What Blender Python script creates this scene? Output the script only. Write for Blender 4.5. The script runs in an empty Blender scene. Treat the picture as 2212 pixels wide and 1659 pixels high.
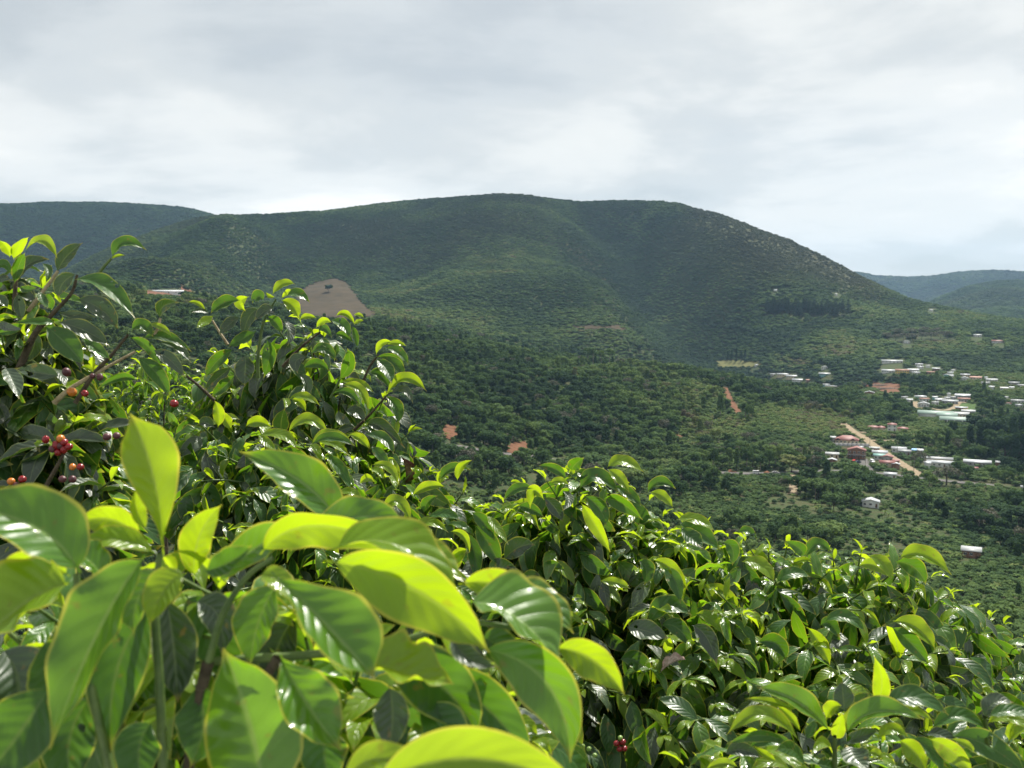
import bpy, math, random
import numpy as np
from mathutils import Vector, Matrix, noise as mnoise

random.seed(7)
RNG = np.random.default_rng(7)
S = bpy.context.scene
COL = S.collection
R = math.radians

# ------------------------------------------------------------------ camera
F = 2171.0                    # focal length in pixels of a 2212 x 1659 picture
CX, CY = 1106.0, 829.5
PITCH = math.atan((829.5 - 634.0) / F)
cam_d = bpy.data.cameras.new('camera')
cam = bpy.data.objects.new('camera', cam_d)
COL.objects.link(cam)
S.camera = cam
cam.location = (0, 0, 0)
cam.rotation_euler = (math.pi / 2 - PITCH, 0, 0)
cam_d.sensor_width = 36.0
cam_d.lens = 36.0 * F / 2212.0
cam_d.clip_start = 0.05
cam_d.clip_end = 40000
cam_d.dof.use_dof = True
cam_d.dof.focus_distance = 4.6
cam_d.dof.aperture_fstop = 9.5

# ------------------------------------------------------------------ world, sun, exposure
SUN_AZ, SUN_EL = R(30.0), R(55.0)      # azimuth measured from +Y towards +X
w = bpy.data.worlds.new('World')
S.world = w
w.use_nodes = True
nt = w.node_tree
nt.nodes.clear()
def N(tree, typ, **kw):
    n = tree.nodes.new(typ)
    for k, v in kw.items():
        if k == 'ins':
            for a, b in v.items():
                n.inputs[a].default_value = b
        else:
            setattr(n, k, v)
    return n
def math_node(tree, op, a, b=None, c=None, clamp=False):
    n = tree.nodes.new('ShaderNodeMath')
    n.operation = op
    n.use_clamp = clamp
    for i, v in enumerate((a, b, c)):
        if v is None:
            continue
        if isinstance(v, (int, float)):
            n.inputs[i].default_value = v
        else:
            tree.links.new(v, n.inputs[i])
    return n.outputs[0]
def ramp(tree, fac, stops, interp='LINEAR'):
    n = tree.nodes.new('ShaderNodeValToRGB')
    n.color_ramp.interpolation = interp
    e = n.color_ramp.elements
    while len(e) < len(stops):
        e.new(0.5)
    for i, (p, c) in enumerate(stops):
        e[i].position = p
        e[i].color = (c[0], c[1], c[2], 1)
    tree.links.new(fac, n.inputs['Fac'])
    return n.outputs['Color']
def mixc(tree, fac, a, b, blend='MIX'):
    n = tree.nodes.new('ShaderNodeMix')
    n.data_type = 'RGBA'
    n.blend_type = blend
    for sock, v in ((n.inputs['Factor'], fac), (n.inputs['A'], a), (n.inputs['B'], b)):
        if isinstance(v, (int, float)):
            sock.default_value = v
        elif isinstance(v, (tuple, list)):
            sock.default_value = (v[0], v[1], v[2], 1)
        else:
            tree.links.new(v, sock)
    return n.outputs['Result']
sky = N(nt, 'ShaderNodeTexSky', sky_type='NISHITA', sun_disc=False)
sky.sun_elevation = SUN_EL
sky.sun_rotation = SUN_AZ
sky.altitude = 1500
tc = N(nt, 'ShaderNodeTexCoord')
sep = N(nt, 'ShaderNodeSeparateXYZ')
nt.links.new(tc.outputs['Generated'], sep.inputs[0])
zc = math_node(nt, 'ADD', math_node(nt, 'MAXIMUM', sep.outputs['Z'], 0.0), 0.20)
cx_ = math_node(nt, 'DIVIDE', sep.outputs['X'], zc)
cy_ = math_node(nt, 'DIVIDE', sep.outputs['Y'], zc)
comb = N(nt, 'ShaderNodeCombineXYZ', ins={'Z': 3.3})
nt.links.new(cx_, comb.inputs['X'])
nt.links.new(cy_, comb.inputs['Y'])
n1 = N(nt, 'ShaderNodeTexNoise', ins={'Scale': 1.1, 'Detail': 8.0, 'Roughness': 0.55, 'Distortion': 0.25})
n2 = N(nt, 'ShaderNodeTexNoise', ins={'Scale': 0.42, 'Detail': 3.0, 'Roughness': 0.5})
nt.links.new(comb.outputs[0], n1.inputs['Vector'])
nt.links.new(comb.outputs[0], n2.inputs['Vector'])
nn = math_node(nt, 'ADD', math_node(nt, 'MULTIPLY', n1.outputs['Fac'], 0.6), math_node(nt, 'MULTIPLY', n2.outputs['Fac'], 0.4))
cloud = ramp(nt, nn, [(0.37, (3.45, 3.64, 3.68)), (0.45, (4.15, 4.34, 4.36)), (0.53, (5.15, 5.28, 5.22)), (0.62, (6.2, 6.22, 6.08))], 'EASE')
thin = ramp(nt, n1.outputs['Fac'], [(0.3, (0.10, 0.10, 0.10)), (0.6, (0.0, 0.0, 0.0))])
skyc = mixc(nt, thin, cloud, sky.outputs['Color'])
bg = N(nt, 'ShaderNodeBackground', ins={'Strength': 0.10})
nt.links.new(skyc, bg.inputs['Color'])
wo = N(nt, 'ShaderNodeOutputWorld')
nt.links.new(bg.outputs[0], wo.inputs['Surface'])

sd = bpy.data.lights.new('sun', 'SUN')
sd.energy = 5.0
sd.angle = R(0.53)
sd.color = (1.0, 0.955, 0.87)
sun = bpy.data.objects.new('sun', sd)
COL.objects.link(sun)
sv = Vector((math.sin(SUN_AZ) * math.cos(SUN_EL), math.cos(SUN_AZ) * math.cos(SUN_EL), math.sin(SUN_EL)))
sun.rotation_euler = (-sv).to_track_quat('-Z', 'Y').to_euler()

S.view_settings.view_transform = 'Standard'
S.view_settings.look = 'None'
S.view_settings.gamma = 1.0
S.view_settings.exposure = 0.80
S.view_settings.use_curve_mapping = False
S.render.engine = 'CYCLES'
cy = S.cycles
cy.use_denoising = True
try:
    cy.denoiser = 'OPENIMAGEDENOISE'
    cy.denoising_input_passes = 'RGB_ALBEDO_NORMAL'
    cy.denoising_prefilter = 'ACCURATE'
except Exception:
    pass
cy.use_adaptive_sampling = True
cy.adaptive_threshold = 0.012
cy.max_bounces = 7
cy.diffuse_bounces = 3
cy.glossy_bounces = 2
cy.transmission_bounces = 4
cy.transparent_max_bounces = 6
cy.volume_bounces = 0
cy.caustics_reflective = False
cy.caustics_refractive = False
cy.sample_clamp_indirect = 6.0
cy.sample_clamp_direct = 30.0

# ------------------------------------------------------------------ picture <-> place
FWD = np.array([0, math.cos(PITCH), -math.sin(PITCH)])
UPV = np.array([0, math.sin(PITCH), math.cos(PITCH)])
def ray(px, py):
    return FWD + np.array([(px - CX) / F, 0, 0]) - UPV * ((py - CY) / F)
def at(px, py, d):
    return ray(px, py) * d
def project(X):
    X = np.asarray(X, float)
    d = X @ FWD
    return CX + F * X[..., 0] / d, CY - F * (X @ UPV) / d, d

# ------------------------------------------------------------------ object helpers
def link(o, parent=None, label=None, cat=None, group=None, kind=None):
    COL.objects.link(o)
    if parent is not None:
        o.parent = parent
    if label: o['label'] = label
    if cat: o['category'] = cat
    if group: o['group'] = group
    if kind: o['kind'] = kind
    return o
def mesh_obj(name, me, parent=None, **kw):
    return link(bpy.data.objects.new(name, me), parent, **kw)
def empty(name, loc, rz=0.0, **kw):
    o = bpy.data.objects.new(name, None)
    o.empty_display_size = 0.2
    o.location = loc
    o.rotation_euler = (0, 0, rz)
    return link(o, **kw)
def np_mesh(name, V, quads=None, tris=None, mat=None, uv=None, smooth=True):
    me = bpy.data.meshes.new(name)
    V = np.ascontiguousarray(V, dtype=np.float32)
    parts, tot, start = [], [], 0
    if quads is not None and len(quads):
        q = np.asarray(quads, np.int32); parts.append(q.ravel()); tot += [4] * len(q)
    if tris is not None and len(tris):
        t = np.asarray(tris, np.int32); parts.append(t.ravel()); tot += [3] * len(t)
    loops = np.concatenate(parts)
    tot = np.array(tot, np.int32)
    st = np.concatenate([[0], np.cumsum(tot)[:-1]]).astype(np.int32)
    me.vertices.add(len(V)); me.vertices.foreach_set('co', V.ravel())
    me.loops.add(len(loops)); me.loops.foreach_set('vertex_index', loops)
    me.polygons.add(len(tot)); me.polygons.foreach_set('loop_start', st)
    if smooth:
        me.polygons.foreach_set('use_smooth', np.ones(len(tot), bool))
    if uv is not None:
        l = me.uv_layers.new(name='UVMap')
        l.data.foreach_set('uv', np.asarray(uv, np.float32)[loops].ravel())
    me.update(calc_edges=True)
    if mat is not None:
        me.materials.append(mat)
    return me
def add_attr(me, name, vals, typ='FLOAT'):
    a = me.attributes.new(name, typ, 'POINT')
    a.data.foreach_set('vector' if typ == 'FLOAT_VECTOR' else 'value', np.ascontiguousarray(vals, np.float32 if typ != 'INT' else np.int32).ravel())
def boxes_mesh(name, boxes, mat):
    """boxes: list of (x0,x1,y0,y1,z0,z1)"""
    V, Q = [], []
    for (x0, x1, y0, y1, z0, z1) in boxes:
        b = len(V)
        V += [(x0, y0, z0), (x1, y0, z0), (x1, y1, z0), (x0, y1, z0), (x0, y0, z1), (x1, y0, z1), (x1, y1, z1), (x0, y1, z1)]
        Q += [(b, b + 3, b + 2, b + 1), (b + 4, b + 5, b + 6, b + 7), (b, b + 1, b + 5, b + 4), (b + 1, b + 2, b + 6, b + 5), (b + 2, b + 3, b + 7, b + 6), (b + 3, b, b + 4, b + 7)]
    return np_mesh(name, np.array(V), quads=Q, mat=mat, smooth=False)
def tube_arrays(pts, rad, seg=6):
    pts = np.asarray(pts, float); n = len(pts)
    rad = np.broadcast_to(np.asarray(rad, float), (n,))
    T = np.gradient(pts, axis=0); T /= np.linalg.norm(T, axis=1)[:, None] + 1e-9
    ref = np.array([0.31, 0.87, 0.38]); A = np.cross(T, ref); A /= np.linalg.norm(A, axis=1)[:, None] + 1e-9
    B = np.cross(T, A)
    ang = np.arange(seg) * 2 * math.pi / seg
    V = pts[:, None, :] + rad[:, None, None] * (np.cos(ang)[None, :, None] * A[:, None, :] + np.sin(ang)[None, :, None] * B[:, None, :])
    V = V.reshape(-1, 3)
    Q = []
    for i in range(n - 1):
        for j in range(seg):
            k = (j + 1) % seg
            Q.append((i * seg + j, i * seg + k, (i + 1) * seg + k, (i + 1) * seg + j))
    return V, np.array(Q)
def curve_pts(pts, n=10):
    """Catmull-Rom through pts"""
    P = np.asarray(pts, float)
    if len(P) == 2:
        t = np.linspace(0, 1, n)[:, None]
        return P[0] * (1 - t) + P[1] * t
    Q = np.vstack([2 * P[0] - P[1], P, 2 * P[-1] - P[-2]])
    out = []
    for i in range(1, len(Q) - 2):
        for t in np.linspace(0, 1, n, endpoint=False):
            a, b, c, d = Q[i - 1], Q[i], Q[i + 1], Q[i + 2]
            out.append(0.5 * ((2 * b) + (-a + c) * t + (2 * a - 5 * b + 4 * c - d) * t * t + (-a + 3 * b - 3 * c + d) * t ** 3))
    out.append(P[-1])
    return np.array(out)

# ------------------------------------------------------------------ materials
def new_mat(name):
    m = bpy.data.materials.new(name)
    m.use_nodes = True
    t = m.node_tree
    for n in list(t.nodes):
        if n.type != 'OUTPUT_MATERIAL':
            t.nodes.remove(n)
    out = [n for n in t.nodes if n.type == 'OUTPUT_MATERIAL'][0]
    return m, t, out
def principled(t, **kw):
    return N(t, 'ShaderNodeBsdfPrincipled', ins=kw)
def simple_mat(name, c1, c2, scale=3.0, rough=0.8, spec=0.3, metallic=0.0, bump=0.0, bscale=None, coords='Object', streak=None):
    m, t, out = new_mat(name)
    co = N(t, 'ShaderNodeTexCoord')
    nz = N(t, 'ShaderNodeTexNoise', ins={'Scale': scale, 'Detail': 5.0, 'Roughness': 0.6})
    vec = co.outputs[coords]
    if streak:
        mp = N(t, 'ShaderNodeMapping', ins={'Scale': streak})
        t.links.new(vec, mp.inputs['Vector']); vec = mp.outputs[0]
    t.links.new(vec, nz.inputs['Vector'])
    c = ramp(t, nz.outputs['Fac'], [(0.34, c1), (0.66, c2)])
    p = principled(t, **{'Roughness': rough, 'Specular IOR Level': spec, 'Metallic': metallic})
    t.links.new(c, p.inputs['Base Color'])
    if bump:
        nb = N(t, 'ShaderNodeTexNoise', ins={'Scale': bscale or scale * 4, 'Detail': 4.0})
        t.links.new(co.outputs[coords], nb.inputs['Vector'])
        b = N(t, 'ShaderNodeBump', ins={'Strength': bump, 'Distance': 0.05})
        t.links.new(nb.outputs['Fac'], b.inputs['Height'])
        t.links.new(b.outputs[0], p.inputs['Normal'])
    t.links.new(p.outputs[0], out.inputs['Surface'])
    return m
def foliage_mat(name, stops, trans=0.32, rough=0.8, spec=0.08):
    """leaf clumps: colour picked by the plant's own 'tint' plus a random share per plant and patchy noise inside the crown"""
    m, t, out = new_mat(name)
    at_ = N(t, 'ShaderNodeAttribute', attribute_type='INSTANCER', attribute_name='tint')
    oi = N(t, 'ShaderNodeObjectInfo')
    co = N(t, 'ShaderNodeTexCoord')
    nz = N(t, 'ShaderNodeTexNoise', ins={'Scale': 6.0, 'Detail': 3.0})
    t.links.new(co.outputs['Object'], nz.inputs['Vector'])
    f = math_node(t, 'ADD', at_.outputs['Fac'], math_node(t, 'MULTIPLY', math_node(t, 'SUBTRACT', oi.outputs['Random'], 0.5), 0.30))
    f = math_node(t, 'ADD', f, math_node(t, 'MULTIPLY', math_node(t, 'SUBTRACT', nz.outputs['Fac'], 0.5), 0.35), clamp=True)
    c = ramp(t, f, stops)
    dr = N(t, 'ShaderNodeAttribute', attribute_type='INSTANCER', attribute_name='dryness')
    c = mixc(t, dr.outputs['Fac'], c, (0.050, 0.044, 0.023))
    p = principled(t, **{'Roughness': rough, 'Specular IOR Level': spec})
    t.links.new(c, p.inputs['Base Color'])
    tr = N(t, 'ShaderNodeBsdfTranslucent')
    t.links.new(mixc(t, 0.45, c, (0.11, 0.18, 0.016), 'MIX'), tr.inputs['Color'])
    mx = N(t, 'ShaderNodeMixShader', ins={0: trans})
    t.links.new(p.outputs[0], mx.inputs[1]); t.links.new(tr.outputs[0], mx.inputs[2])
    t.links.new(mx.outputs[0], out.inputs['Surface'])
    return m
MAT = {}
MAT['foliage'] = foliage_mat('tree foliage', [(0.0, (0.018, 0.044, 0.022)), (0.25, (0.036, 0.076, 0.027)), (0.5, (0.070, 0.122, 0.036)), (0.72, (0.114, 0.174, 0.048)), (0.9, (0.160, 0.182, 0.060)), (1.0, (0.140, 0.116, 0.070))], trans=0.38)
MAT['grey_foliage'] = foliage_mat('grey twigs and thin leaves', [(0.0, (0.075, 0.075, 0.055)), (0.5, (0.105, 0.10, 0.075)), (1.0, (0.15, 0.12, 0.085))], trans=0.15)
MAT['pine'] = foliage_mat('pine needles', [(0.0, (0.012, 0.034, 0.020)), (0.5, (0.020, 0.050, 0.026)), (1.0, (0.034, 0.070, 0.030))], trans=0.12)
MAT['bark'] = simple_mat('pale bark', (0.16, 0.13, 0.10), (0.30, 0.27, 0.22), 4.0, 0.9, 0.2, bump=0.4)
MAT['bark_dark'] = simple_mat('dark bark', (0.045, 0.035, 0.027), (0.10, 0.08, 0.06), 5.0, 0.9, 0.2, bump=0.4)

def leaf_mat(name, dark, light, trans_c, trans, rough, edge, veinc, coat=0.0, spot=0.0, spec=0.5, relief=0.4, hole=0.0):
    m, t, out = new_mat(name)
    uv = N(t, 'ShaderNodeUVMap', uv_map='UVMap')
    sx = N(t, 'ShaderNodeSeparateXYZ')
    t.links.new(uv.outputs[0], sx.inputs[0])
    u, v = sx.outputs['X'], sx.outputs['Y']
    av = math_node(t, 'ABSOLUTE', math_node(t, 'MULTIPLY', math_node(t, 'SUBTRACT', v, 0.5), 2.0))
    oi = N(t, 'ShaderNodeObjectInfo')
    rn = N(t, 'ShaderNodeAttribute', attribute_name='leaf_random')
    rnd = math_node(t, 'FRACT', math_node(t, 'ADD', oi.outputs['Random'], rn.outputs['Fac']))
    co = N(t, 'ShaderNodeTexCoord')
    nz = N(t, 'ShaderNodeTexNoise', ins={'Scale': 28.0, 'Detail': 4.0, 'Roughness': 0.6})
    ad = N(t, 'ShaderNodeVectorMath', operation='ADD')
    t.links.new(co.outputs['Object'], ad.inputs[0]); t.links.new(oi.outputs['Location'], ad.inputs[1])
    t.links.new(ad.outputs[0], nz.inputs['Vector'])
    f = math_node(t, 'ADD', math_node(t, 'MULTIPLY', rnd, 0.75), math_node(t, 'MULTIPLY', nz.outputs['Fac'], 0.35))
    c = ramp(t, f, [(0.15, dark), (0.95, light)])
    # lateral veins: 9 pairs, sweeping towards the tip
    s = math_node(t, 'FRACT', math_node(t, 'SUBTRACT', math_node(t, 'MULTIPLY', u, 8.0), math_node(t, 'MULTIPLY', av, 1.9)))
    tri = math_node(t, 'ABSOLUTE', math_node(t, 'SUBTRACT', s, 0.5))            # 0.5 on a vein, 0 between
    vein = ramp(t, tri, [(0.40, (0, 0, 0)), (0.50, (1, 1, 1))])
    mid = ramp(t, av, [(0.03, (1, 1, 1)), (0.085, (0, 0, 0))])
    rim = ramp(t, math_node(t, 'ADD', av, math_node(t, 'MULTIPLY', math_node(t, 'SUBTRACT', nz.outputs['Fac'], 0.5), 0.14)), [(0.90, (0, 0, 0)), (0.965, (1, 1, 1))])
    c = mixc(t, math_node(t, 'MULTIPLY', vein, 0.22), c, veinc)
    c = mixc(t, math_node(t, 'MULTIPLY', mid, 0.9), c, veinc)
    c = mixc(t, math_node(t, 'MULTIPLY', rim, 0.85), c, edge)
    tcx = mixc(t, math_node(t, 'MULTIPLY', rim, 0.9), trans_c, (0.62, 0.58, 0.05))
    tip = ramp(t, u, [(0.90, (0, 0, 0)), (0.985, (1, 1, 1))])
    c = mixc(t, math_node(t, 'MULTIPLY', tip, 0.7), c, (0.42, 0.34, 0.06))
    tcx = mixc(t, math_node(t, 'MULTIPLY', tip, 0.7), tcx, (0.60, 0.50, 0.05))
    tcx = mixc(t, math_node(t, 'MULTIPLY', mid, 0.5), tcx, (0.30, 0.36, 0.05))
    tcx = mixc(t, math_node(t, 'MULTIPLY', rnd, 0.35), tcx, mixc(t, 0.5, tcx, (0.02, 0.10, 0.005)))
    if spot:
        ns = N(t, 'ShaderNodeTexNoise', ins={'Scale': 60.0, 'Detail': 2.0})
        t.links.new(ad.outputs[0], ns.inputs['Vector'])
        sp = ramp(t, ns.outputs['Fac'], [(0.665, (0, 0, 0)), (0.72, (1, 1, 1))])
        c = mixc(t, math_node(t, 'MULTIPLY', sp, spot), c, (0.20, 0.13, 0.03))
        tcx = mixc(t, math_node(t, 'MULTIPLY', sp, spot), tcx, (0.30, 0.20, 0.02))
    p = principled(t, **{'Roughness': rough, 'Specular IOR Level': spec, 'Coat Weight': coat, 'Coat Roughness': 0.12})
    t.links.new(c, p.inputs['Base Color'])
    # quilted relief between the veins plus fine grain
    h = math_node(t, 'ADD', math_node(t, 'MULTIPLY', math_node(t, 'POWER', math_node(t, 'SUBTRACT', 1.0, math_node(t, 'MULTIPLY', tri, 2.0)), 0.6), 1.0), math_node(t, 'MULTIPLY', nz.outputs['Fac'], 0.6))
    h = math_node(t, 'SUBTRACT', h, math_node(t, 'MULTIPLY', mid, 0.5))
    b = N(t, 'ShaderNodeBump', ins={'Strength': relief, 'Distance': 0.0018})
    t.links.new(h, b.inputs['Height'])
    t.links.new(b.outputs[0], p.inputs['Normal'])
    tr = N(t, 'ShaderNodeBsdfTranslucent')
    t.links.new(tcx, tr.inputs['Color'])
    mx = N(t, 'ShaderNodeMixShader', ins={0: trans})
    t.links.new(p.outputs[0], mx.inputs[1]); t.links.new(tr.outputs[0], mx.inputs[2])
    if hole:
        nh = N(t, 'ShaderNodeTexNoise', ins={'Scale': 34.0, 'Detail': 1.0})
        t.links.new(ad.outputs[0], nh.inputs['Vector'])
        hf = math_node(t, 'MULTIPLY', math_node(t, 'GREATER_THAN', nh.outputs['Fac'], hole), math_node(t, 'GREATER_THAN', rnd, 0.55))
        tp = N(t, 'ShaderNodeBsdfTransparent')
        mh = N(t, 'ShaderNodeMixShader')
        t.links.new(hf, mh.inputs[0]); t.links.new(mx.outputs[0], mh.inputs[1]); t.links.new(tp.outputs[0], mh.inputs[2])
        mx = mh
    t.links.new(mx.outputs[0], out.inputs['Surface'])
    return m
MAT['leaf_y'] = leaf_mat('young coffee leaf', (0.13, 0.24, 0.016), (0.21, 0.33, 0.026), (0.42, 0.58, 0.010), 0.58, 0.30, (0.52, 0.48, 0.06), (0.26, 0.38, 0.06), coat=0.35, relief=0.42, spot=.35)
MAT['leaf_n'] = leaf_mat('full grown green coffee leaf', (0.045, 0.125, 0.016), (0.095, 0.20, 0.024), (0.24, 0.47, 0.010), 0.46, 0.30, (0.46, 0.44, 0.06), (0.20, 0.33, 0.08), coat=0.6, relief=0.5, spot=.4)
MAT['leaf_m'] = leaf_mat('mature coffee leaf', (0.015, 0.052, 0.012), (0.042, 0.118, 0.020), (0.16, 0.35, 0.010), 0.40, 0.37, (0.30, 0.36, 0.06), (0.07, 0.15, 0.04), coat=0.15, spot=0.5, spec=.5, hole=.72)
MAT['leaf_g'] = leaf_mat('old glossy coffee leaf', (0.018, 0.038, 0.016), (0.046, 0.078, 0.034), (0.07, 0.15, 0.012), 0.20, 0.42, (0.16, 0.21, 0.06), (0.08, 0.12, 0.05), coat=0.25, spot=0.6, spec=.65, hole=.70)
MAT['leaf_dead'] = simple_mat('dead curled leaf', (0.075, 0.030, 0.020), (0.24, 0.15, 0.10), 30.0, 0.7, 0.3, bump=0.4)
MAT['stem_green'] = simple_mat('green shoot', (0.055, 0.10, 0.022), (0.12, 0.17, 0.045), 40.0, 0.5, 0.4)
MAT['stem_pale'] = simple_mat('pale woody twig', (0.26, 0.20, 0.11), (0.46, 0.38, 0.24), 60.0, 0.7, 0.3, bump=0.3)
MAT['stem_dark'] = simple_mat('dark woody stem', (0.045, 0.035, 0.022), (0.12, 0.095, 0.06), 40.0, 0.8, 0.3, bump=0.4)
MAT['cherry_red'] = simple_mat('ripe coffee cherry', (0.14, 0.005, 0.010), (0.30, 0.014, 0.016), 40.0, 0.22, 0.5)
MAT['cherry_orange'] = simple_mat('half ripe coffee cherry', (0.45, 0.10, 0.015), (0.55, 0.22, 0.03), 40.0, 0.25, 0.5)
MAT['cherry_green'] = simple_mat('green coffee cherry', (0.14, 0.24, 0.04), (0.22, 0.32, 0.08), 40.0, 0.28, 0.5)
MAT['cherry_dark'] = simple_mat('overripe coffee cherry', (0.06, 0.018, 0.022), (0.13, 0.045, 0.05), 40.0, 0.4, 0.4)

# ------------------------------------------------------------------ terrain (a height field in polar rings round the hill)
def prof(pts):
    a = np.array(pts, float)
    return a[:, 0], a[:, 1]
TH = np.concatenate([np.linspace(-100, -38, 32, endpoint=False), np.linspace(-38, 38, 600), np.linspace(38, 100, 33)[1:]])
TH = np.radians(TH)
NR = 400
RR = np.exp(np.linspace(math.log(0.35), math.log(7500.0), NR))
def layer_px(pts):
    """pts: (px, py, r) -> r(theta), z(theta)"""
    th, rr, zz = [], [], []
    for px, py, r in pts:
        d = ray(px, py)
        th.append(math.atan2(d[0], d[1])); rr.append(r); zz.append(r * d[2] / math.hypot(d[0], d[1]))
    return np.interp(TH, th, rr), np.interp(TH, th, zz)
def layer_z(r, L, C, Rr):
    return np.full(len(TH), float(r)), np.interp(np.degrees(TH), [-60, -27, 0, 27, 60], [L, L, C, Rr, Rr])
SKYLINE = [(-400, 640, 2200), (0, 640, 2200), (100, 610, 2250), (180, 566, 2300), (240, 537, 2300), (300, 515, 2350), (345, 495, 2400), (400, 478, 2450), (460, 467, 2500), (520, 465, 2500),
           (600, 464, 2500), (700, 458, 2500), (800, 444, 2500), (870, 436, 2500), (950, 430, 2500), (1020, 423, 2500), (1080, 419, 2500), (1140, 422, 2500), (1190, 431, 2500), (1250, 437, 2480), (1330, 433, 2450),
           (1400, 436, 2420), (1460, 441, 2400), (1500, 451, 2400), (1540, 458, 2380), (1600, 480, 2350), (1650, 500, 2320), (1700, 517, 2300), (1750, 542, 2280), (1800, 567, 2250), (1850, 594, 2200), (1900, 619, 2150),
           (1950, 642, 2100), (2000, 657, 2050), (2050, 667, 2000), (2100, 677, 1950), (2150, 687, 1900), (2212, 696, 1880), (2600, 720, 1850)]
layers = [layer_z(0.3, -1.55, -1.6, -1.7), layer_z(3.5, -1.6, -2.1, -2.9), layer_z(8, -2.8, -4.2, -5.2), layer_z(40, -15, -21, -23), layer_z(120, -48, -60, -63), layer_z(220, -80, -88, -92),
    layer_z(320, -98, -100, -101),
    layer_px([(-400, 900, 480), (0, 900, 480), (500, 900, 480), (800, 940, 500), (1000, 975, 520), (1200, 1000, 560), (1500, 1014, 610), (1700, 1021, 630), (1900, 1032, 650), (2050, 1042, 670), (2212, 1056, 690), (2600, 1080, 700)]),
    layer_px([(-400, 660, 900), (0, 650, 900), (250, 648, 900), (500, 668, 900), (800, 702, 930), (1000, 744, 950), (1200, 780, 960), (1500, 806, 1000), (1700, 850, 1000), (1900, 880, 1000), (2212, 905, 1000), (2600, 915, 1000)]),
    layer_px([(-400, 640, 1200), (0, 636, 1200), (250, 633, 1200), (500, 656, 1200), (800, 698, 1200), (1000, 738, 1200), (1200, 772, 1220), (1500, 785, 1250), (1700, 800, 1250), (1900, 810, 1250), (2212, 825, 1250), (2600, 830, 1250)]),
    layer_px([(-400, 640, 1650), (0, 640, 1650), (250, 606, 1700), (500, 600, 1750), (800, 600, 1800), (1000, 612, 1800), (1200, 625, 1800), (1400, 630, 1780), (1550, 660, 1700), (1700, 690, 1650), (1900, 718, 1600), (2050, 735, 1550), (2212, 745, 1500), (2600, 755, 1500)]),
    layer_px(SKYLINE)]
rg, zg = layers[-1]
layers.append((rg + 500, zg - np.clip(40 + zg * 0.35, 40, 160)))
LEFT_R = [(-400, 455), (0, 443), (60, 442), (100, 439), (150, 439), (250, 440), (330, 445), (400, 450), (450, 463), (490, 475), (600, 520), (800, 560), (1850, 680), (1990, 665), (2040, 642), (2100, 620), (2160, 610), (2212, 609), (2600, 600)]
layers.append(layer_px([(a, b, 3600 if a < 700 else 4600) for a, b in LEFT_R]))
ri, zi = layers[-1]
layers.append((ri + 700, zi - 140))
RIGHT_R = [(-400, 520), (0, 510), (600, 600), (1700, 600), (1850, 591), (1900, 599), (1960, 602), (2010, 600), (2080, 590), (2150, 587), (2212, 590), (2350, 580), (2600, 590)]
layers.append(layer_px([(a, b, 6500) for a, b in RIGHT_R]))
layers.append((np.full(len(TH), 8200.0), layers[-1][1] - 260))
def smooth_th(a, k):
    ker = np.hanning(2 * k + 1); ker /= ker.sum()
    return np.convolve(np.pad(a, k, mode='edge'), ker, mode='valid')
KR = np.array([smooth_th(l[0], 3) for l in layers]).T
KZ = np.array([smooth_th(l[1], 3) for l in layers]).T
def pchip(x, y, xq):
    h = np.diff(x); dl = np.diff(y) / h
    m = np.zeros_like(y)
    s = dl[:-1] * dl[1:] > 0
    w1 = 2 * h[1:] + h[:-1]; w2 = h[1:] + 2 * h[:-1]
    with np.errstate(divide='ignore', invalid='ignore'):
        hm = (w1 + w2) / (w1 / dl[:-1] + w2 / dl[1:])
    m[1:-1] = np.where(s, hm, 0); m[0] = dl[0]; m[-1] = dl[-1]
    i = np.clip(np.searchsorted(x, xq) - 1, 0, len(h) - 1)
    t = (xq - x[i]) / h[i]; t2 = t * t; t3 = t2 * t
    return (2 * t3 - 3 * t2 + 1) * y[i] + (t3 - 2 * t2 + t) * h[i] * m[i] + (-2 * t3 + 3 * t2) * y[i + 1] + (t3 - t2) * h[i] * m[i + 1]
Z = np.empty((len(TH), NR))
for a in range(len(TH)):
    Z[a] = pchip(KR[a], KZ[a], np.clip(RR, KR[a, 0], KR[a, -1]))
GX = RR[None, :] * np.sin(TH)[:, None]
GY = RR[None, :] * np.cos(TH)[:, None]
def vnoise(x, y, seed=0):
    """smooth value noise, vectorised"""
    xi = np.floor(x).astype(np.int64); yi = np.floor(y).astype(np.int64)
    fx = x - xi; fy = y - yi
    fx = fx * fx * fx * (fx * (fx * 6 - 15) + 10); fy = fy * fy * fy * (fy * (fy * 6 - 15) + 10)
    def hsh(a, b):
        n = (a * 374761393 + b * 668265263 + seed * 1442695041) & 0xffffffff
        n = ((n ^ (n >> 13)) * 1274126177) & 0xffffffff
        return ((n ^ (n >> 16)) & 0xffff) / 65535.0
    a = hsh(xi, yi); b = hsh(xi + 1, yi); c = hsh(xi, yi + 1); d = hsh(xi + 1, yi + 1)
    return (a * (1 - fx) + b * fx) * (1 - fy) + (c * (1 - fx) + d * fx) * fy
def fbm(x, y, oct=4, seed=0):
    s, amp, tot = 0, 1.0, 0
    for o in range(oct):
        s = s + amp * vnoise(x * 2 ** o + 17.3 * o, y * 2 ** o - 9.1 * o, seed + o); tot += amp; amp *= 0.5
    return s / tot
amp = np.clip((RR - 350) / 1500, 0, 1) * 46 + np.clip((RR - 3000) / 3000, 0, 1) * 90
Z += (fbm(GX / 330, GY / 330, 4, 3) - 0.5) * amp[None, :]
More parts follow.
